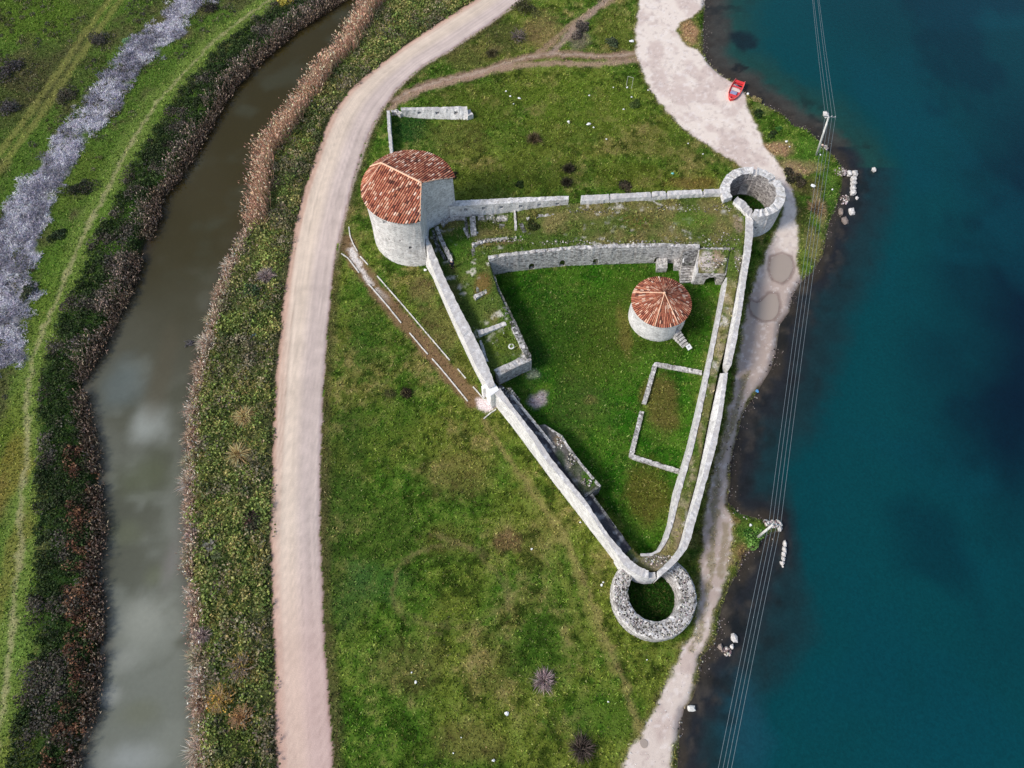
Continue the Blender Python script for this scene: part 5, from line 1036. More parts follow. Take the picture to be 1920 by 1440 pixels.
bush(rt, 922, 102, 14, 'spiky', [(98, 92, 62), (70, 66, 48)], 'dark tussock on the left end of the brown cross track', tg_); bush('bush', 972, 72, 17, 'twig', [(122, 110, 108), (104, 100, 70), (120, 108, 96)], 'grey brown bare bush between the road and the brown cross track', h=.8); bush('bush', 1096, 52, 13, 'leafy', [(70, 66, 62), (92, 84, 78)], 'dark bush at the head of the bare spur track'); bush('bush', 1082, 68, 11, 'leafy', [(108, 98, 90), (84, 76, 70)], 'grey bush leaning on the bare spur track'); bush('bush', 1150, 82, 12, 'leafy', [(52, 62, 44), (66, 76, 54)], 'round dark green bush near the gravel, above the brown cross track'); bush('bush', 985, 18, 22, 'leafy', [(76, 78, 48), (60, 60, 40)], 'wide dark bush by the top of the road'); bush('bush', 1188, 196, 10, 'leafy', [(58, 74, 34), (74, 88, 44)], 'small green bush below the goal frame', h=.4)
bush('bush', 1418, 186, 9, 'leafy', [(132, 122, 84), (112, 104, 66), (92, 86, 56)], 'straw coloured bush at the water beside the red boat'); bush('bush', 1421, 213, 9, 'leafy', DG, 'dark green bush on the bank below the red boat'); bush('bush', 1446, 253, 8, 'leafy', DG, 'dark bush where the gravel meets the pole bank'); bush('bush', 1460, 241, 5, 'leafy', [(58, 96, 44)], 'tiny bright bush on the pole bank', h=.3)
bush('bush', 1408, 1006, 20, 'leafy', [(74, 110, 44), (54, 88, 34), (96, 128, 62)], 'leafy bright green bush at the foot of the lower pole', h=.8); bush('bush', 1478, 322, 9, 'leafy', DARK, 'dark bush right of the hollow tower', h=.5); bush('bush', 1497, 340, 12, 'leafy', DARK, 'low dark bush between the hollow tower and the wires', h=.5); bush('reed_clump', 1530, 392, 22, 'spiky', [(150, 128, 96), (132, 112, 84), (112, 96, 70)], 'straw brown reed clump under the wires on the lake bank', 'reeds')
bush('bush', 1000, 425, 12, 'leafy', [(44, 52, 26), (58, 66, 36)], 'dark bush in the round hollow of the north terrace', h=.7, zb=2.6)
bush('bush', 1000, 405, 10, 'leafy', [(112, 110, 60), (92, 96, 48)], 'olive bush behind the dark hollow of the north terrace', h=.4, zb=3.0)
bush(rt, 500, 519, 20, 'spiky', GREY, 'large grey star-shaped tussock on the strip left of the road', tg_); bush(rt, 459, 782, 23, 'spiky', TAN, 'pale tan grass tussock left of the road, upper of two', tg_, h=1.0); bush(rt, 447, 853, 26, 'spiky', TAN, 'pale tan grass tussock left of the road, lower of two', tg_, h=1.0)
bush(rt, 381, 1190, 20, 'spiky', GREY, 'lilac grey tussock overhanging the lower right bank', tg_); bush(rt, 360, 1000, 18, 'spiky', GREY, 'grey tussock on the right bank, level with the lower pole', tg_); bush(rt, 362, 1072, 18, 'spiky', [(116, 100, 92), (92, 78, 70)], 'brown tussock on the right bank below the grey one', tg_); bush(rt, 460, 350, 14, 'spiky', [(180, 150, 124), (150, 122, 100)], 'tan tussock at the tip of the tall reeds', tg_); bush(rt, 452, 455, 15, 'spiky', [(124, 122, 92), (100, 100, 74)], 'olive tussock where the tall reeds end', tg_)
bush(rt, 405, 1042, 10, 'spiky', [(140, 146, 108), (112, 122, 84)], 'small pale green tussock on the strip left of the road', tg_); bush('dead_bush', 455, 1250, 30, 'twig', [(158, 140, 124), (150, 120, 66), (120, 112, 62)], 'tall bare grey bush near the bottom of the road strip', h=1.3); bush('dead_bush', 415, 1310, 30, 'twig', [(176, 150, 112), (186, 146, 70), (150, 130, 66)], 'golden half-bare bush near the bottom of the canal bank', h=1.3); bush('dead_bush', 455, 1345, 26, 'twig', [(170, 138, 104), (196, 150, 98), (160, 122, 84)], 'tan bare bush just below the golden one', h=1.0); bush('bush', 445, 1395, 36, 'leafy', [(104, 110, 52), (86, 98, 44), (74, 88, 40)], 'broad olive green bush at the very bottom of the strip', h=1.1); bush('bush', 470, 978, 20, 'leafy', [(84, 66, 58), (64, 56, 48), (72, 76, 56)], 'dark reddish bush beside the road', h=.8); bush('dead_bush', 396, 1175 - 150, 12, 'twig', [(172, 166, 156), (120, 116, 92)], 'small silvery bare bush on the right bank', h=.5); bush('bush', 470, 545, 16, 'leafy', [(76, 92, 66), (60, 78, 52)], 'grey green bush under the grey star-shaped tussock')
bush('bush', 150, 356, 22, 'leafy', [(46, 52, 38), (58, 58, 46)], 'big dark round bush at the edge of the lilac thicket', h=.9); bush('bush', 110, 442, 14, 'leafy', [(50, 62, 40), (40, 52, 32)], 'dark bush below the big round one by the lilac thicket'); bush('bush', 57, 548, 15, 'leafy', [(48, 60, 40), (66, 72, 52)], 'dark bush at the lower end of the lilac thicket'); bush('bush', 396, 18, 13, 'leafy', [(62, 58, 52), (48, 46, 40)], 'dark bush at the top end of the lilac thicket'); bush('bush', 192, 74, 18, 'leafy', [(78, 76, 68), (66, 62, 56)], 'grey bush right of the farm track'); bush('bush', 125, 182, 20, 'leafy', [(72, 70, 58), (84, 82, 66)], 'long grey bush by the middle of the farm track'); bush('bush', 18, 132, 22, 'leafy', [(76, 72, 72), (64, 60, 60)], 'purple grey bush on the left edge of the meadow, upper'); bush('bush', 15, 208, 20, 'leafy', [(80, 76, 74), (66, 64, 60)], 'purple grey bush on the left edge of the meadow, lower'); bush('bush', 534, 6, 13, 'leafy', [(176, 158, 70), (150, 140, 62)], 'yellow leaved bush on the top left canal bank'); bush('bush', 240, 75, 10, 'leafy', [(120, 150, 112), (96, 130, 84)], 'mint green patchy bush beside the lilac thicket', h=.35)

# the row of tussocks overhanging the right bank: three kinds built once, then copied
row = [(428, 492, 0), (412, 548, 1), (397, 596, 2), (388, 640, 0), (377, 690, 1), (370, 728, 2), (363, 768, 0), (358, 815, 1), (355, 862, 2), (354, 905, 0), (356, 950, 1), (358, 1038, 2), (360, 1110, 0), (370, 1150, 1), (372, 1232, 2), (374, 1275, 0), (374, 1318, 1), (375, 1362, 2), (374, 1405, 0), (375, 1436, 1)]
kinds = [((186, 168, 152), (148, 130, 114), (206, 190, 172)), ((160, 136, 116), (128, 106, 90), (184, 160, 138)), ((152, 146, 120), (124, 118, 92), (178, 170, 146))]
lab = ['silvery grey tussock in the row along the right canal bank', 'brown tussock in the row along the right canal bank', 'olive straw tussock in the row along the right canal bank']
gname = 'tussocks in a row along the right canal bank'; first = {}
for u, v, k in row:
    x, y = G(u, v); z = max(float(gsample([x], [y])[2][0]), ZC)
    if k not in first: first[k] = bush(rt, u, v, 22, 'spiky', list(kinds[k]), lab[k], tg_, gname)
    else:
        r = first[k].copy(); COL.objects.link(r); r.location = (x, y, z); r.rotation_euler = (0, 0, random.uniform(0, 6.28)); q = random.uniform(.75, 1.25); r.scale = (q, q, q)
        if '_org' in r: del r['_org']
        for ch in list(first[k].children):
            c = ch.copy(); COL.objects.link(c); c.parent = r
# ------------------------------------------------------------------ boat, poles, stones, small things
def rock_mesh(name, cx, cy, cz, sx, sy, sz, boxy=.35, seed=None, rz=0.0):
    bm = bmesh.new(); bmesh.ops.create_icosphere(bm, subdivisions=2 if boxy > .6 else 1, radius=1.0)
    for v in bm.verts:
        p = v.co.copy(); m = max(abs(p.x), abs(p.y), abs(p.z)); q = p / m; p = p * (1 - boxy) + q * boxy * .85; p *= 1 + random.gauss(0, .06 if boxy > .6 else .13)
        x, y = p.x * sx, p.y * sy; v.co = (cx + x * math.cos(rz) - y * math.sin(rz), cy + x * math.sin(rz) + y * math.cos(rz), cz + p.z * sz)
    me = bpy.data.meshes.new(name); bm.to_mesh(me); bm.free(); return me
def px_m(u, v): return G(u + 1, v)[0] - G(u, v)[0]
def rock(label, u, v, du, dv, h=.35, mat='grey', boxy=.4, group=None, rz=0.0, z=ZL, name='rock'):
    x, y = G(u, v, z + h * .5); k = px_m(u, v); return tag(link(name, rock_mesh(name, x, y, z + h * .3, du * k / 2, dv * k * .58, h, boxy, rz=rz), M[mat]), label, name.split('_')[-1] if name != 'rock' else 'rock', group)
M['wetstone'] = mat_plain('wet_stone', (.16, .14, .12), .5, .4, var=.35, vs_=3); M['whiterock'] = mat_plain('bleached_rock', (.58, .55, .52), .9, .1, var=.4, vs_=4)
M['brownstone'] = mat_plain('brown_stone', (.26, .21, .18), .8, .2, var=.25, vs_=3)
rock('white rock standing alone in the lake off the ruined jetty', 1639, 318, 10, 10, .4, 'whiterock', .2)
rock('small white rock awash below the ruined jetty', 1607, 371, 7, 8, .2, 'whiterock', .3); rock('pale square block lying in the water, right of the two', 1597, 396, 11, 14, .35, 'whiterock', .8, rz=.15); rock('brown rounded block at the waterline, left of the pale square one', 1577, 397, 9, 14, .35, 'brownstone', .7, rz=-.1); rock('large olive flat boulder below the two blocks', 1585, 414, 15, 15, .3, 'brownstone', .3); rock('dark wet boulder at the foot of the ruined jetty', 1590, 372, 10, 11, .25, 'wetstone', .3)
rock('pale rock heap in the water under the upper pole top', 1549, 214, 13, 15, .5, 'whiterock', .1); rock('flat pale rock in the water off the lower path', 1377, 1196, 13, 17, .35, 'whiterock', .25, rz=.3); rock('small pale rock below the flat one', 1373, 1213, 8, 8, .25, 'whiterock', .2); rock('pinkish rock at the waterline by the lower path', 1351, 1213, 11, 12, .3, 'brownstone', .3)
rock('grey square concrete block at the bottom shore', 1296, 1328, 15, 11, .4, 'conc', .95, name='concrete_block')
rock('white boulder at the tip of the lower pole spit', 1462, 990, 10, 12, .55, 'whiterock', .5, rz=-.2); rock('grey boulder among the rubble of the lower pole spit', 1449, 986, 12, 9, .45, 'grey', .4); rock('flat stone on the lower pole spit nearest the pole', 1437, 978, 13, 8, .35, 'grey', .4, rz=-.3)
for i, (u, v, a, b) in enumerate([(1472, 1019, 5, 10), (1471, 1030, 6, 10), (1470, 1039, 8, 7), (1469, 1047, 6, 9), (1467, 1056, 6, 6)]): rock(['topmost white rock of the line off the spit', 'second white rock of the line off the spit', 'widest white rock in the middle of the line off the spit', 'fourth white rock of the line off the spit', 'last and smallest white rock of the line off the spit'][i], u, v, a + 2, b + 3, .4, 'whiterock', .3, 'white rocks in a line off the spit')
for i, (u, v) in enumerate([(1473, 1036), (1468, 1062), (1464, 1054)]): rock('little white stone beside the line of rocks', u, v, 4, 4, .22, 'whiterock', .2, 'little stones beside the line of rocks')
# ruined jetty: an L of squared blocks
T = thing('ruined_jetty', (*G(1600, 341, ZL), ZL), 'L-shaped ruined jetty of squared pale blocks by the lake bank', 'jetty')
for i, (u, v, a, b) in enumerate([(1594, 323, 9, 11), (1604, 323, 11, 11), (1602, 333, 11, 8), (1602, 341, 11, 9), (1601, 350, 11, 9), (1601, 359, 11, 9)]):
    x, y = G(u, v, ZL + .45); k = px_m(u, v); link('block', rock_mesh('block', x, y, ZL + .2, a * k / 2, b * k * .62, .38 + .05 * (i % 2), .9), M['whiterock'], T)
# loose stones of the shores and terraces
def stones(name, label, x, y, z, smin, smax, pal):
    n = len(x); ico = np.array([(0, 0, 1), (.9, 0, .1), (.2, .85, 0), (-.75, .5, .1), (-.7, -.55, 0), (.3, -.9, .1), (0, 0, -.6)]); f = np.array([(0, 1, 2), (0, 2, 3), (0, 3, 4), (0, 4, 5), (0, 5, 1), (6, 2, 1), (6, 3, 2), (6, 4, 3), (6, 5, 4), (6, 1, 5)])
    s = rng.uniform(smin, smax, n) ** 1.0; a = rng.uniform(0, 6.28, n); P = np.tile(ico, (n, 1, 1)) * (1 + rng.normal(0, .15, (n, 7, 1))) * s[:, None, None] * np.array([1, 1, .7]); X = P[..., 0] * np.cos(a)[:, None] - P[..., 1] * np.sin(a)[:, None]; Y = P[..., 0] * np.sin(a)[:, None] + P[..., 1] * np.cos(a)[:, None]
    V = np.stack([X + x[:, None], Y + y[:, None], P[..., 2] + z[:, None]], 2).reshape(-1, 3); F = (np.arange(n)[:, None, None] * 7 + f[None]).reshape(-1, 3); c = np.repeat(shade(pick(pal, n), n, .7, 1.25), 10, 0); return stuff(name, V, F, c, M['gravel'], label, 'stones')
d = np.r_[0, np.cumsum(np.linalg.norm(np.diff(SH, axis=0), axis=1))]; n = 5200; t = rng.uniform(0, d[-1], n); x = np.interp(t, d, SH[:, 0]) + rng.normal(0, .35, n); y = np.interp(t, d, SH[:, 1]) + rng.normal(0, .35, n); k = seen(x, y) & (fbm(x, y, 3, 3) > .42); x, y = x[k], y[k]
stones('shore_stones', 'small grey and brown stones strewn along the lake edge', x, y, np.maximum(gsample(x, y)[2], ZL - .05), .03, .13, [(96, 84, 80), (70, 60, 58), (150, 136, 130), (188, 176, 168), (54, 48, 46)])
x, y = scatter(TRACK, 5.0); k = rng.random(len(x)) < .25 + .9 * (fbm(x, y, 2.5, 5) > .56); x, y = x[k], y[k]; stones('track_gravel', 'coarse pale gravel scattered over the lakeside track', x, y, gsample(x, y)[2], .02, .065, [(226, 216, 210), (206, 192, 186), (160, 146, 140), (240, 234, 228)])
def patch_stones(cx, cy, ru, rv, n, zt):
    a = rng.uniform(0, 6.28, n); r = np.sqrt(rng.random(n)); q = np.array([G(cx + ru * rr * math.cos(t), cy + rv * rr * math.sin(t), zt) for rr, t in zip(r, a)]); return q[:, 0], q[:, 1], np.full(n, zt)
ps = [patch_stones(*p) for p in ((1350, 452, 38, 20, 110, 3.25), (1300, 390, 90, 8, 70, 3.45), (1345, 490, 20, 14, 90, 2.9), (1385, 470, 8, 40, 120, 3.1), (1240, 1050, 30, 10, 120, 2.45), (1150, 455, 160, 5, 200, 3.45), (940, 450, 50, 4, 120, 2.95), (1120, 395, 60, 5, 50, 3.45), (1050, 830, 7, 14, 60, 2.1), (1072, 862, 10, 12, 50, 2.4), (1100, 905, 10, 8, 30, 2.4), (945, 735, 16, 12, 120, 2.3), (920, 412, 30, 5, 60, 2.2))]
x, y, z = (np.concatenate([p[i] for p in ps]) for i in range(3)); stones('terrace_rubble', 'loose pale rubble lying on the castle terraces', x, y, z, .03, .14, [(186, 178, 168), (150, 142, 134), (112, 106, 98), (214, 208, 200), (134, 128, 112)])
ps = [patch_stones(1575, 322, 14, 8, 90, -.1), patch_stones(1450, 982, 16, 7, 90, .05), patch_stones(1362, 1222, 9, 8, 40, -.35), patch_stones(1584, 375, 8, 10, 40, -.3), patch_stones(1545, 277, 8, 5, 30, -.1)]
x, y, z = (np.concatenate([p[i] for p in ps]) for i in range(3)); stones('shore_rubble', 'pale broken rubble heaped at the lake bank', x, y, z, .08, .24, [(190, 178, 172), (150, 136, 132), (112, 98, 94), (214, 206, 200)])
# rubble crowning the ring bastion
a = rng.uniform(0, 6.283, 900); r = rng.uniform(RI + .2, RO - .15, 900); x = RC[0] + r * np.cos(a); y = RC[1] + r * np.sin(a); k = ~((np.abs(a - math.pi / 2) < .55) & (r > 2.2)); o = stones('rubble', None, x[k], y[k], np.full(k.sum(), RZ + .03), .04, .12, [(214, 208, 200), (172, 164, 158), (110, 104, 98), (70, 66, 60)])
ringT = [q for q in ORG if q.name == 'ring_bastion'][0]; mw = o.location.copy(); o.parent = ringT; o.location = mw - Vector(ringT['_org'])
# grass in the pit and in the hollow tower
for cc_, rr_, zz, T in ((RC + np.array([0, .1]), RI - .1, -.75, ringT), (NC, NI - .15, .12, [q for q in ORG if q.name == 'hollow_tower'][0])):
    n = 2600; a = rng.uniform(0, 6.283, n); r = rr_ * np.sqrt(rng.random(n)); P0 = np.c_[cc_[0] + r * np.cos(a), cc_[1] + r * np.sin(a), np.full(n, zz)]; D = unit(np.c_[rng.normal(0, .7, (n, 2)), rng.uniform(.3, 1, n)]); V, F = blades_of(P0, D, rng.uniform(.2, .6, n), rng.uniform(.05, .1, n), .25); cs = shade(pick([(46, 86, 24), (62, 96, 34), (84, 96, 44), (36, 66, 22), (112, 112, 66)], n, [.35, .25, .15, .2, .05]), n, .5, 1.4); link('pit_grass', mk_mesh('pit_grass', V, F, np.concatenate([cs, cs]), 'FACE'), M['grass'], T)

# puddles
def mat_puddle():
    m, t, b = newmat('muddy_puddle', .18, .5); b.inputs['Base Color'].default_value = (*alb((166, 152, 140)), 1); return m
M['puddle'] = mat_puddle()
def puddle(label, pts):
    P = GA(pts, .05)
    for _ in range(3): Q = np.roll(P, -1, 0); P = np.stack([P * .75 + Q * .25, P * .25 + Q * .75], 1).reshape(-1, 2)
    P = resample(np.vstack([P, P[:1]]), 60)[:-1]; c = P.mean(0); P = c + (P - c) * (1 + .10 * (fbm(P[:, 0] * 1.0, P[:, 1] * 1.0, .7, 3) - .5))[:, None]
    mb = MB(); n = len(P); mb.add([(*p, .055) for p in P] + [(*c, .06)], [(i, (i + 1) % n, n) for i in range(n)]); o = link('puddle', mb.mesh('puddle', True), M['puddle']); return tag(o, label, 'puddle')
puddle('muddy oval puddle on the lakeside track, upper of two', PUDDLES[0]); puddle('muddy heart-shaped puddle on the lakeside track, lower of two', PUDDLES[1]); puddle('small drying puddle on the bottom gravel', [(1198, 1390), (1206, 1384), (1216, 1390), (1214, 1402), (1204, 1404)])

# red rowing boat on the beach
bow, ste = np.array(G(1369, 190, 0)), np.array(G(1388, 152, 0)); bd = (ste - bow) / np.linalg.norm(ste - bow); bn = np.array([-bd[1], bd[0]]); BL = np.linalg.norm(ste - bow); z0 = -.28
T = thing('rowing_boat', (*((bow + ste) / 2), z0), 'red open rowing boat drawn up on the gravel beach, grey tarpaulin inside', 'boat')
def bp(s, t, z): p = bow + bd * s * BL + bn * t; return (p[0], p[1], z)
st_ = [0, .06, .14, .26, .42, .6, .8, .97]; bw = [.05, .38, .58, .78, .88, .9, .86, .76]; sh = [.72, .68, .64, .60, .57, .56, .57, .6]
V, F = [], []
for s, b, h in zip(st_, bw, sh):
    prof = [(-b, h), (-b * .96, h * .65), (-b * .8, h * .25), (-b * .35, .05), (0, 0), (b * .35, .05), (b * .8, h * .25), (b * .96, h * .65), (b, h), (b - .10 if b > .2 else b * .5, h), (b * .8 if b > .2 else b * .4, h * .6), (b * .66, h * .3), (0, .14), (-b * .66, h * .3), (-b * .8 if b > .2 else -b * .4, h * .6), (-(b - .10 if b > .2 else b * .5), h)]
    V += [bp(s, t, z0 + z) for t, z in prof]
m = 16; F = [(k * m + i, k * m + (i + 1) % m, (k + 1) * m + (i + 1) % m, (k + 1) * m + i) for k in range(len(st_) - 1) for i in range(m)] + [tuple(range(m)), tuple((len(st_) - 1) * m + i for i in range(m))[::-1]]
mb = MB(); mb.add(V, F); me = mb.mesh('hull'); bm = bmesh.new(); bm.from_mesh(me); bmesh.ops.recalc_face_normals(bm, faces=bm.faces); bm.to_mesh(me); bm.free(); link('hull', me, M['red'], T)
br = math.atan2(bd[1], bd[0])
mb = MB(); mb.tube([bp(s, b - .04, z0 + h + .02) for s, b, h in zip(st_[1:], bw[1:], sh[1:])], .045, 6); mb.tube([bp(s, -b + .04, z0 + h + .02) for s, b, h in zip(st_[1:], bw[1:], sh[1:])], .045, 6); mb.tube([bp(.06, .36, z0 + .7), bp(.0, 0, z0 + .74), bp(.06, -.36, z0 + .7)], .045, 6); M['gunw'] = mat_plain('pale_red_gunwale', (.78, .20, .17), .5, .3); link('gunwale', mb.mesh('gunwale', True), M['gunw'], T)
for s, wd_, dp in ((.40, 1.5, .5), (.66, 1.5, .32)): mb = MB(); mb.box(bp(s, 0, z0 + .42), (dp, wd_, .05), br); link('seat', mb.mesh('seat'), M['redin'], T)
mb = MB(); mb.box(bp(.9, 0, z0 + .45), (.5, 1.5, .05), br); link('stern_deck', mb.mesh('stern_deck'), M['red'], T)
mb = MB(); V = [bp(s, t * b, z0 + h * .95) for s, b, h in ((.05, .3, .68), (.14, .5, .64), (.26, .70, .60)) for t in (-1, -.5, 0, .5, 1)]; mb.add(V, [(k * 5 + i, k * 5 + i + 1, (k + 1) * 5 + i + 1, (k + 1) * 5 + i) for k in range(2) for i in range(4)]); link('bow_deck', mb.mesh('bow_deck'), M['red'], T)
mb = MB(); mb.tube([bp(.1, .05, z0 + .64), bp(.1, .05, z0 + .67)], .11, 10); link('hatch', mb.mesh('hatch'), M['black'], T)
mb = MB(); mb.box(bp(.74, 0, z0 + .2), (.72, 1.15, .1), br); link('well_floor', mb.mesh('well_floor'), M['black'], T)
mb = MB(); gxx = np.linspace(0, 1, 8); V = [bp(.27 + .15 * a, -.42 + .95 * b, z0 + .47 + .10 * random.random()) for a in gxx for b in gxx]; mb.add(V, [(i * 8 + j, i * 8 + j + 1, (i + 1) * 8 + j + 1, (i + 1) * 8 + j) for i in range(7) for j in range(7)]); o = link('tarpaulin', mb.mesh('tarpaulin', True), mat_plain('grey_blue_tarpaulin', tuple(alb((150, 156, 186))), .6, .3)); so_ = o.modifiers.new('thick', 'SOLIDIFY'); so_.thickness = .02; tag(o, 'folded grey blue tarpaulin lying in the bow half of the red boat', 'tarpaulin')
mb = MB(); 
for i in range(3): mb.tube([bp(.68 + .03 * i, -.35 + .2 * i, z0 + .30 + .05 * i), bp(.74, .0 + .1 * i, z0 + .36), bp(.80 - .02 * i, .35, z0 + .3)], .05, 6)
o = link('rope_coil', mb.mesh('rope_coil', True), mat_plain('grey_rope', tuple(alb((112, 112, 140))), .8, .1)); tag(o, 'grey bundle of rope in the dark stern well of the boat', 'rope')
x, y = G(1402, 177, ZL); mb = MB(); bm = bmesh.new(); bmesh.ops.create_icosphere(bm, subdivisions=2, radius=.2, matrix=Matrix.Translation((x, y, ZL + .08))); me = bpy.data.meshes.new('float'); bm.to_mesh(me); bm.free(); tag(link('mooring_float', me, M['litter']), 'round white float in the shallows right of the boat', 'float')

# power line
def pole(label, base, top, arm):
    T = thing('power_pole', base, label, 'pole'); mb = MB(); mb.tube([(base[0], base[1], base[2] - .2), top], [.17, .11], 12); link('pole', mb.mesh('pole', True), M['conc'], T)
    a, b = np.array(arm[0]), np.array(arm[1]); mb = MB(); c = (a + b) / 2; L = np.linalg.norm(b - a); mb.box(c, (L + .2, .1, .1), math.atan2(b[1] - a[1], b[0] - a[0])); ca = link('crossarm', mb.mesh('crossarm'), M['metal'], T); pts = []
    for k in (0.02, .34, .66, .98):
        p = a + (b - a) * k; mb = MB(); mb.tube([p + [0, 0, .05], p + [0, 0, .12], p + [0, 0, .2]], [.03, .06, .04], 8); link('insulator', mb.mesh('insulator', True), M['lime'], ca); pts.append(p + np.array([0, 0, .2]))
    return pts
b1 = (*G(1531, 291, 0), 0); z1 = 6.4; t1 = (*G(1554, 219, z1), z1); A1 = pole('pale concrete power pole on the lake bank, the upper one', b1, t1, ((*G(1546, 218, z1 - .2), z1 - .2), (*G(1566, 220, z1 - .2), z1 - .2)))
b2 = (*G(1420, 1008, 0), 0); z2 = 5.2; t2 = (*G(1449, 984, z2), z2); A2 = pole('pale concrete power pole on the rubble spit, the lower one', b2, t2, ((*G(1440, 982, z2 - .2), z2 - .2), (*G(1463, 984, z2 - .2), z2 - .2)))
end_t = [(*G(u, -60, 6.0), 6.0) for u in (1518, 1519.5, 1527, 1528.5)]; end_b = [(*G(u, 1520, 4.6), 4.6) for u in (1331, 1340, 1348, 1356)]
nm = ['nearest the castle', 'second from the castle side', 'second from the lake side', 'farthest out over the lake']
for i in range(4):
    mb = MB(); P = []
    for p, q, sag in ((end_b[i], A2[i], .15), (A2[i], A1[i], .5), (A1[i], end_t[i], .2)):
        p, q = np.array(p), np.array(q)
        for k in np.linspace(0, 1, 14)[(1 if P else 0):]: P.append(p + (q - p) * k - np.array([0, 0, sag * 4 * k * (1 - k)]))
    mb.tube(P, .018, 5); tag(link('power_cable', mb.mesh('power_cable', True), M['metal']), 'overhead power cable strung between the two poles, ' + nm[i], 'cable', 'power cables between the poles')

# goal frame in the meadow
p0, p1 = G(1174, 163, 0), G(1184, 166, 0); hh = 1.9
T = thing('goal_frame', (*p0, 0), 'thin white goal frame standing in the meadow near the gravel', 'goal frame')
for p in (p0, p1): mb = MB(); mb.tube([(*p, -.05), (*p, hh)], .024, 8); link('post', mb.mesh('post'), M['conc'], T)
mb = MB(); mb.tube([(*p0, hh), (*p1, hh)], .018, 8); link('crossbar', mb.mesh('crossbar'), M['conc'], T)
# information panel by the round house
x, y = G(1291, 652, .5); T = thing('info_panel', (x, y, 0), 'tilted white information panel on a short stand by the round house steps', 'sign'); mb = MB(); mb.tube([(x, y, 0), (x, y, .6)], .05, 8); link('stand', mb.mesh('stand'), M['metal'], T)
me = bpy.data.meshes.new('panel'); bm = bmesh.new(); bmesh.ops.create_cube(bm, size=1.0); bmesh.ops.scale(bm, vec=(.62, .62, .04), verts=bm.verts); bmesh.ops.bevel(bm, geom=bm.edges[:], offset=.01, segments=1); bm.transform(Matrix.Translation((x, y, .68)) @ Matrix.Rotation(.6, 4, 'Z') @ Matrix.Rotation(.35, 4, 'X')); bm.to_mesh(me); bm.free(); pn = link('panel', me, M['litter'], T)
me = bpy.data.meshes.new('picture'); bm = bmesh.new(); bmesh.ops.create_cube(bm, size=1.0); bmesh.ops.scale(bm, vec=(.26, .2, .01), verts=bm.verts); bm.transform(Matrix.Translation((x, y, .68)) @ Matrix.Rotation(.6, 4, 'Z') @ Matrix.Rotation(.35, 4, 'X') @ Matrix.Translation((0, .02, .024))); bm.to_mesh(me); bm.free(); link('picture', me, mat_plain('printed_grey', (.32, .33, .36), .6, .2), pn)
# litter
def scrap(u, v, s, mat, label, group=None, cat='litter', zb=None):
    x, y = G(u, v, 0); k = px_m(u, v) * s / 2; z = float(gsample([x], [y])[2][0]) if zb is None else zb; mb = MB(); n = 9; V = [(x, y, z + .16)]
    for ring_, rr, zz in ((0, .6, .13), (1, 1.0, .06)):
        for i in range(n): a = 2 * math.pi * i / n; r = k * rr * random.uniform(.6, 1.2); V.append((x + r * math.cos(a), y + r * math.sin(a) * .9, z + zz + random.uniform(0, .07)))
    F = [(0, 1 + i, 1 + (i + 1) % n) for i in range(n)] + [(1 + i, 1 + n + i, 1 + n + (i + 1) % n, 1 + (i + 1) % n) for i in range(n)]; mb.add(V, F); o = link('plastic_scrap', mb.mesh('plastic_scrap'), M[mat]); sm_ = o.modifiers.new('thick', 'SOLIDIFY'); sm_.thickness = .02; return tag(o, label, cat, group)
g_ = 'white litter scraps in the upper meadow'
for u, v, s in ((949, 172, 4), (957, 181, 4), (974, 185, 6), (963, 196, 3), (1105, 180, 4), (1150, 165, 3), (1176, 165, 5), (1184, 183, 4), (1215, 170, 3), (1113, 240, 4), (1137, 262, 4), (1169, 206, 4), (1066, 229, 5), (1067, 232, 3), (1318, 290, 3), (1290, 270, 3)): scrap(u, v, s, 'litter', 'small white scrap lying in the grass of the upper meadow', g_)
scrap(1104, 233, 9, 'litter', 'largest white scrap in the upper meadow, a crumpled sheet'); scrap(797, 507, 7, 'litter', 'white slab-like scrap below the big tower'); scrap(1261, 326, 7, 'turq', 'turquoise plastic bag in the meadow near the hollow tower'); scrap(476, 631, 12, 'blue', 'bright blue plastic bag in the scrub left of the road'); scrap(1421, 731, 8, 'blue', 'pale blue plastic bag on the shore below the track')
g_ = 'white litter scraps in the lower meadow'
for u, v, s in ((997, 1030, 5), (1128, 1097, 6), (1131, 1092, 4), (772, 1261, 4), (780, 1279, 7), (1140, 1316, 4), (925, 1426, 6), (850, 1412, 4), (865, 1383, 3), (1213, 1237, 3), (1088, 980, 4), (948, 1339, 3)): scrap(u, v, s, 'litter', 'small white scrap lying in the grass of the lower meadow', g_)
scrap(950, 1338, 8, 'litter', 'largest white scrap in the lower meadow, above the dark tussock')
g_ = 'white litter scraps on the lake bank'
for u, v, s in ((1474, 266, 6), (1424, 219, 6), (1480, 276, 3), (1524, 349, 9), (1407, 985, 6), (1538, 291, 4), (1560, 356, 4)): scrap(u, v, s, 'litter', 'small white scrap lying on the grassy lake bank', g_)
scrap(1184, 78, 9, 'litter', 'black and white scrap beside the gravel, near the cross track')
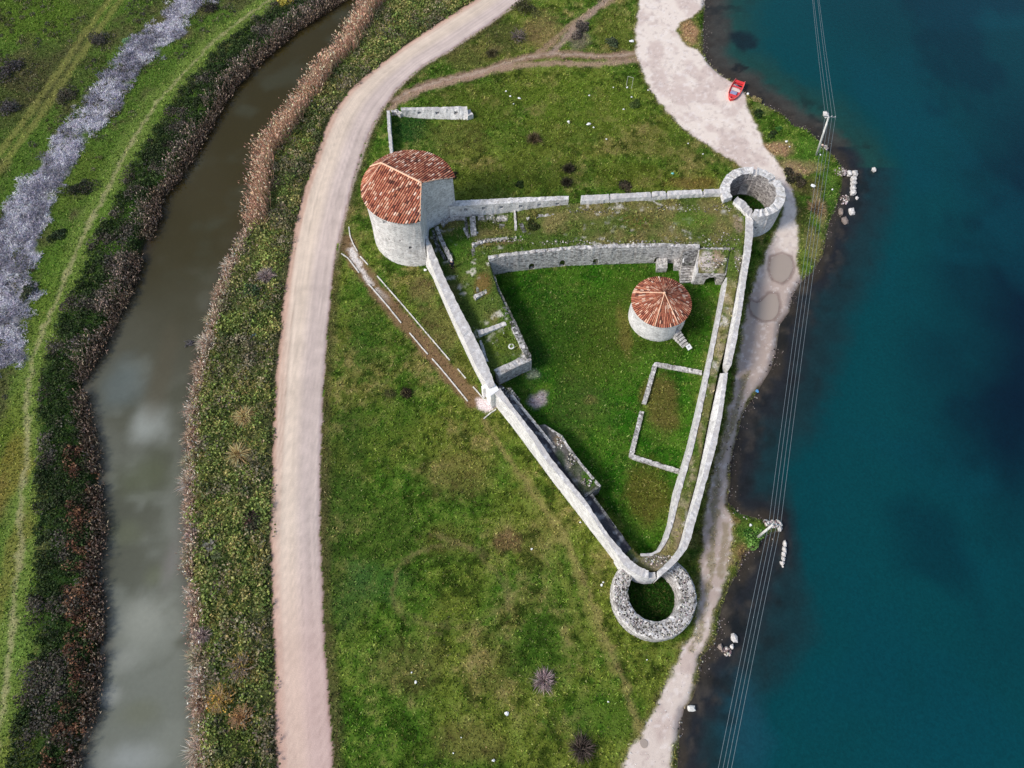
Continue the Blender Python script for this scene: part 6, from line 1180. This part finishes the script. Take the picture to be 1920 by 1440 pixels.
# branches adrift in the canal
x, y = G(355, 645, ZC); T = thing('driftwood', (x, y, ZC), 'tangle of grey branches adrift in the canal', 'driftwood'); mb = MB(); M['twig'] = mat_plain('wet_branches', tuple(alb((92, 88, 92))), .7, .2, var=.3)
for i in range(26): a = random.uniform(0, 6.28); l = random.uniform(.4, 1.0); c0 = np.array([x + random.gauss(0, .25), y + random.gauss(0, .18), ZC + random.uniform(-.02, .12)]); mb.tube([c0 - np.array([math.cos(a), math.sin(a) * .7, -.1]) * l / 2, c0 + np.array([0, 0, .08]), c0 + np.array([math.cos(a + .3), math.sin(a + .3) * .7, .15]) * l / 2], [.03, .035, .012], 5)
link('branches', mb.mesh('branches'), M['twig'], T)

# visitor standing behind the west wall
PX, PY = G(848.5, 503, 1.75); PZ = float(idw(TERR[0][1], np.array([PX]), np.array([PY]))[0]) + .03
T = thing('person', (PX, PY, PZ), 'person in dark blue jacket and pale cap standing on the terrace behind the west wall', 'person')
def skin(name, verts, edges, radii, m, root=0):
    me = bpy.data.meshes.new(name); me.from_pydata([(PX + v[0], PY + v[1], PZ + v[2]) for v in verts], edges, []); o = link(name, me, m, T)
    o.modifiers.new('skin', 'SKIN'); sv = o.data.skin_vertices[0].data
    for i, r in enumerate(radii): sv[i].radius = (r, r) if not hasattr(r, '__len__') else r; sv[i].use_root = (i == root)
    s = o.modifiers.new('sub', 'SUBSURF'); s.levels = s.render_levels = 2; return o
V = [(0, 0, .92), (0, 0, 1.12), (0, 0, 1.36), (0, -.01, 1.5), (0, -.02, 1.62), (.09, 0, .88), (.10, -.03, .48), (.10, .02, .08), (.11, -.12, .04), (-.09, 0, .88), (-.10, .06, .48), (-.10, .10, .08), (-.11, -.03, .04), (.2, 0, 1.38), (.25, .02, 1.10), (.24, -.08, .86), (.24, -.11, .77), (-.2, 0, 1.38), (-.25, .0, 1.10), (-.23, -.10, .88), (-.23, -.13, .79), (0, -.02, 1.72)]
E_ = [(0, 1), (1, 2), (2, 3), (3, 4), (4, 21), (0, 5), (5, 6), (6, 7), (7, 8), (0, 9), (9, 10), (10, 11), (11, 12), (2, 13), (13, 14), (14, 15), (15, 16), (2, 17), (17, 18), (18, 19), (19, 20)]
R_ = [.14, .14, .16, .06, .095, .095, .065, .045, .045, .095, .065, .045, .045, .07, .05, .038, .04, .07, .05, .038, .04, .08]
M['skin'] = mat_plain('skin', (.55, .34, .25), .6, .3, var=.05); M['jacket'] = mat_plain('dark_blue_jacket', (.02, .025, .045), .8, .1, var=.15); M['trousers'] = mat_plain('dark_trousers', (.025, .025, .03), .85, .1); M['hat'] = mat_plain('pale_cloth_cap', (.72, .70, .68), .8, .1, var=.05)
skin('body', V, E_, R_, M['skin'])
skin('jacket', [(0, 0, .84), (0, 0, 1.12), (0, 0, 1.38), (0, -.01, 1.47), (.2, 0, 1.38), (.25, .02, 1.10), (.24, -.07, .89), (-.2, 0, 1.38), (-.25, 0, 1.10), (-.23, -.09, .91)], [(0, 1), (1, 2), (2, 3), (2, 4), (4, 5), (5, 6), (2, 7), (7, 8), (8, 9)], [.18, .175, .19, .085, .095, .07, .058, .095, .07, .058], M['jacket'], 1)
skin('trousers', [(0, 0, .90), (.09, 0, .86), (.10, -.03, .48), (.10, .02, .12), (-.09, 0, .86), (-.10, .06, .48), (-.10, .10, .12)], [(0, 1), (1, 2), (2, 3), (0, 4), (4, 5), (5, 6)], [.15, .115, .085, .07, .115, .085, .07], M['trousers'])
mb = MB(); mb.tube([(PX, PY - .02, PZ + 1.70), (PX, PY - .02, PZ + 1.76), (PX, PY - .02, PZ + 1.82)], [.125, .12, .05], 12); mb.box((PX, PY - .16, PZ + 1.71), (.17, .14, .02)); link('cap', mb.mesh('cap', True), M['hat'], T)
for sx in (-1, 1): mb = MB(); mb.box((PX + .105 * sx, PY - .06 + (.03 if sx < 0 else -.02), PZ + .04), (.1, .27, .09), 0, taper=.8); link('shoe', mb.mesh('shoe'), M['black'], T)
for o in ORG:
    if '_org' in o: del o['_org']
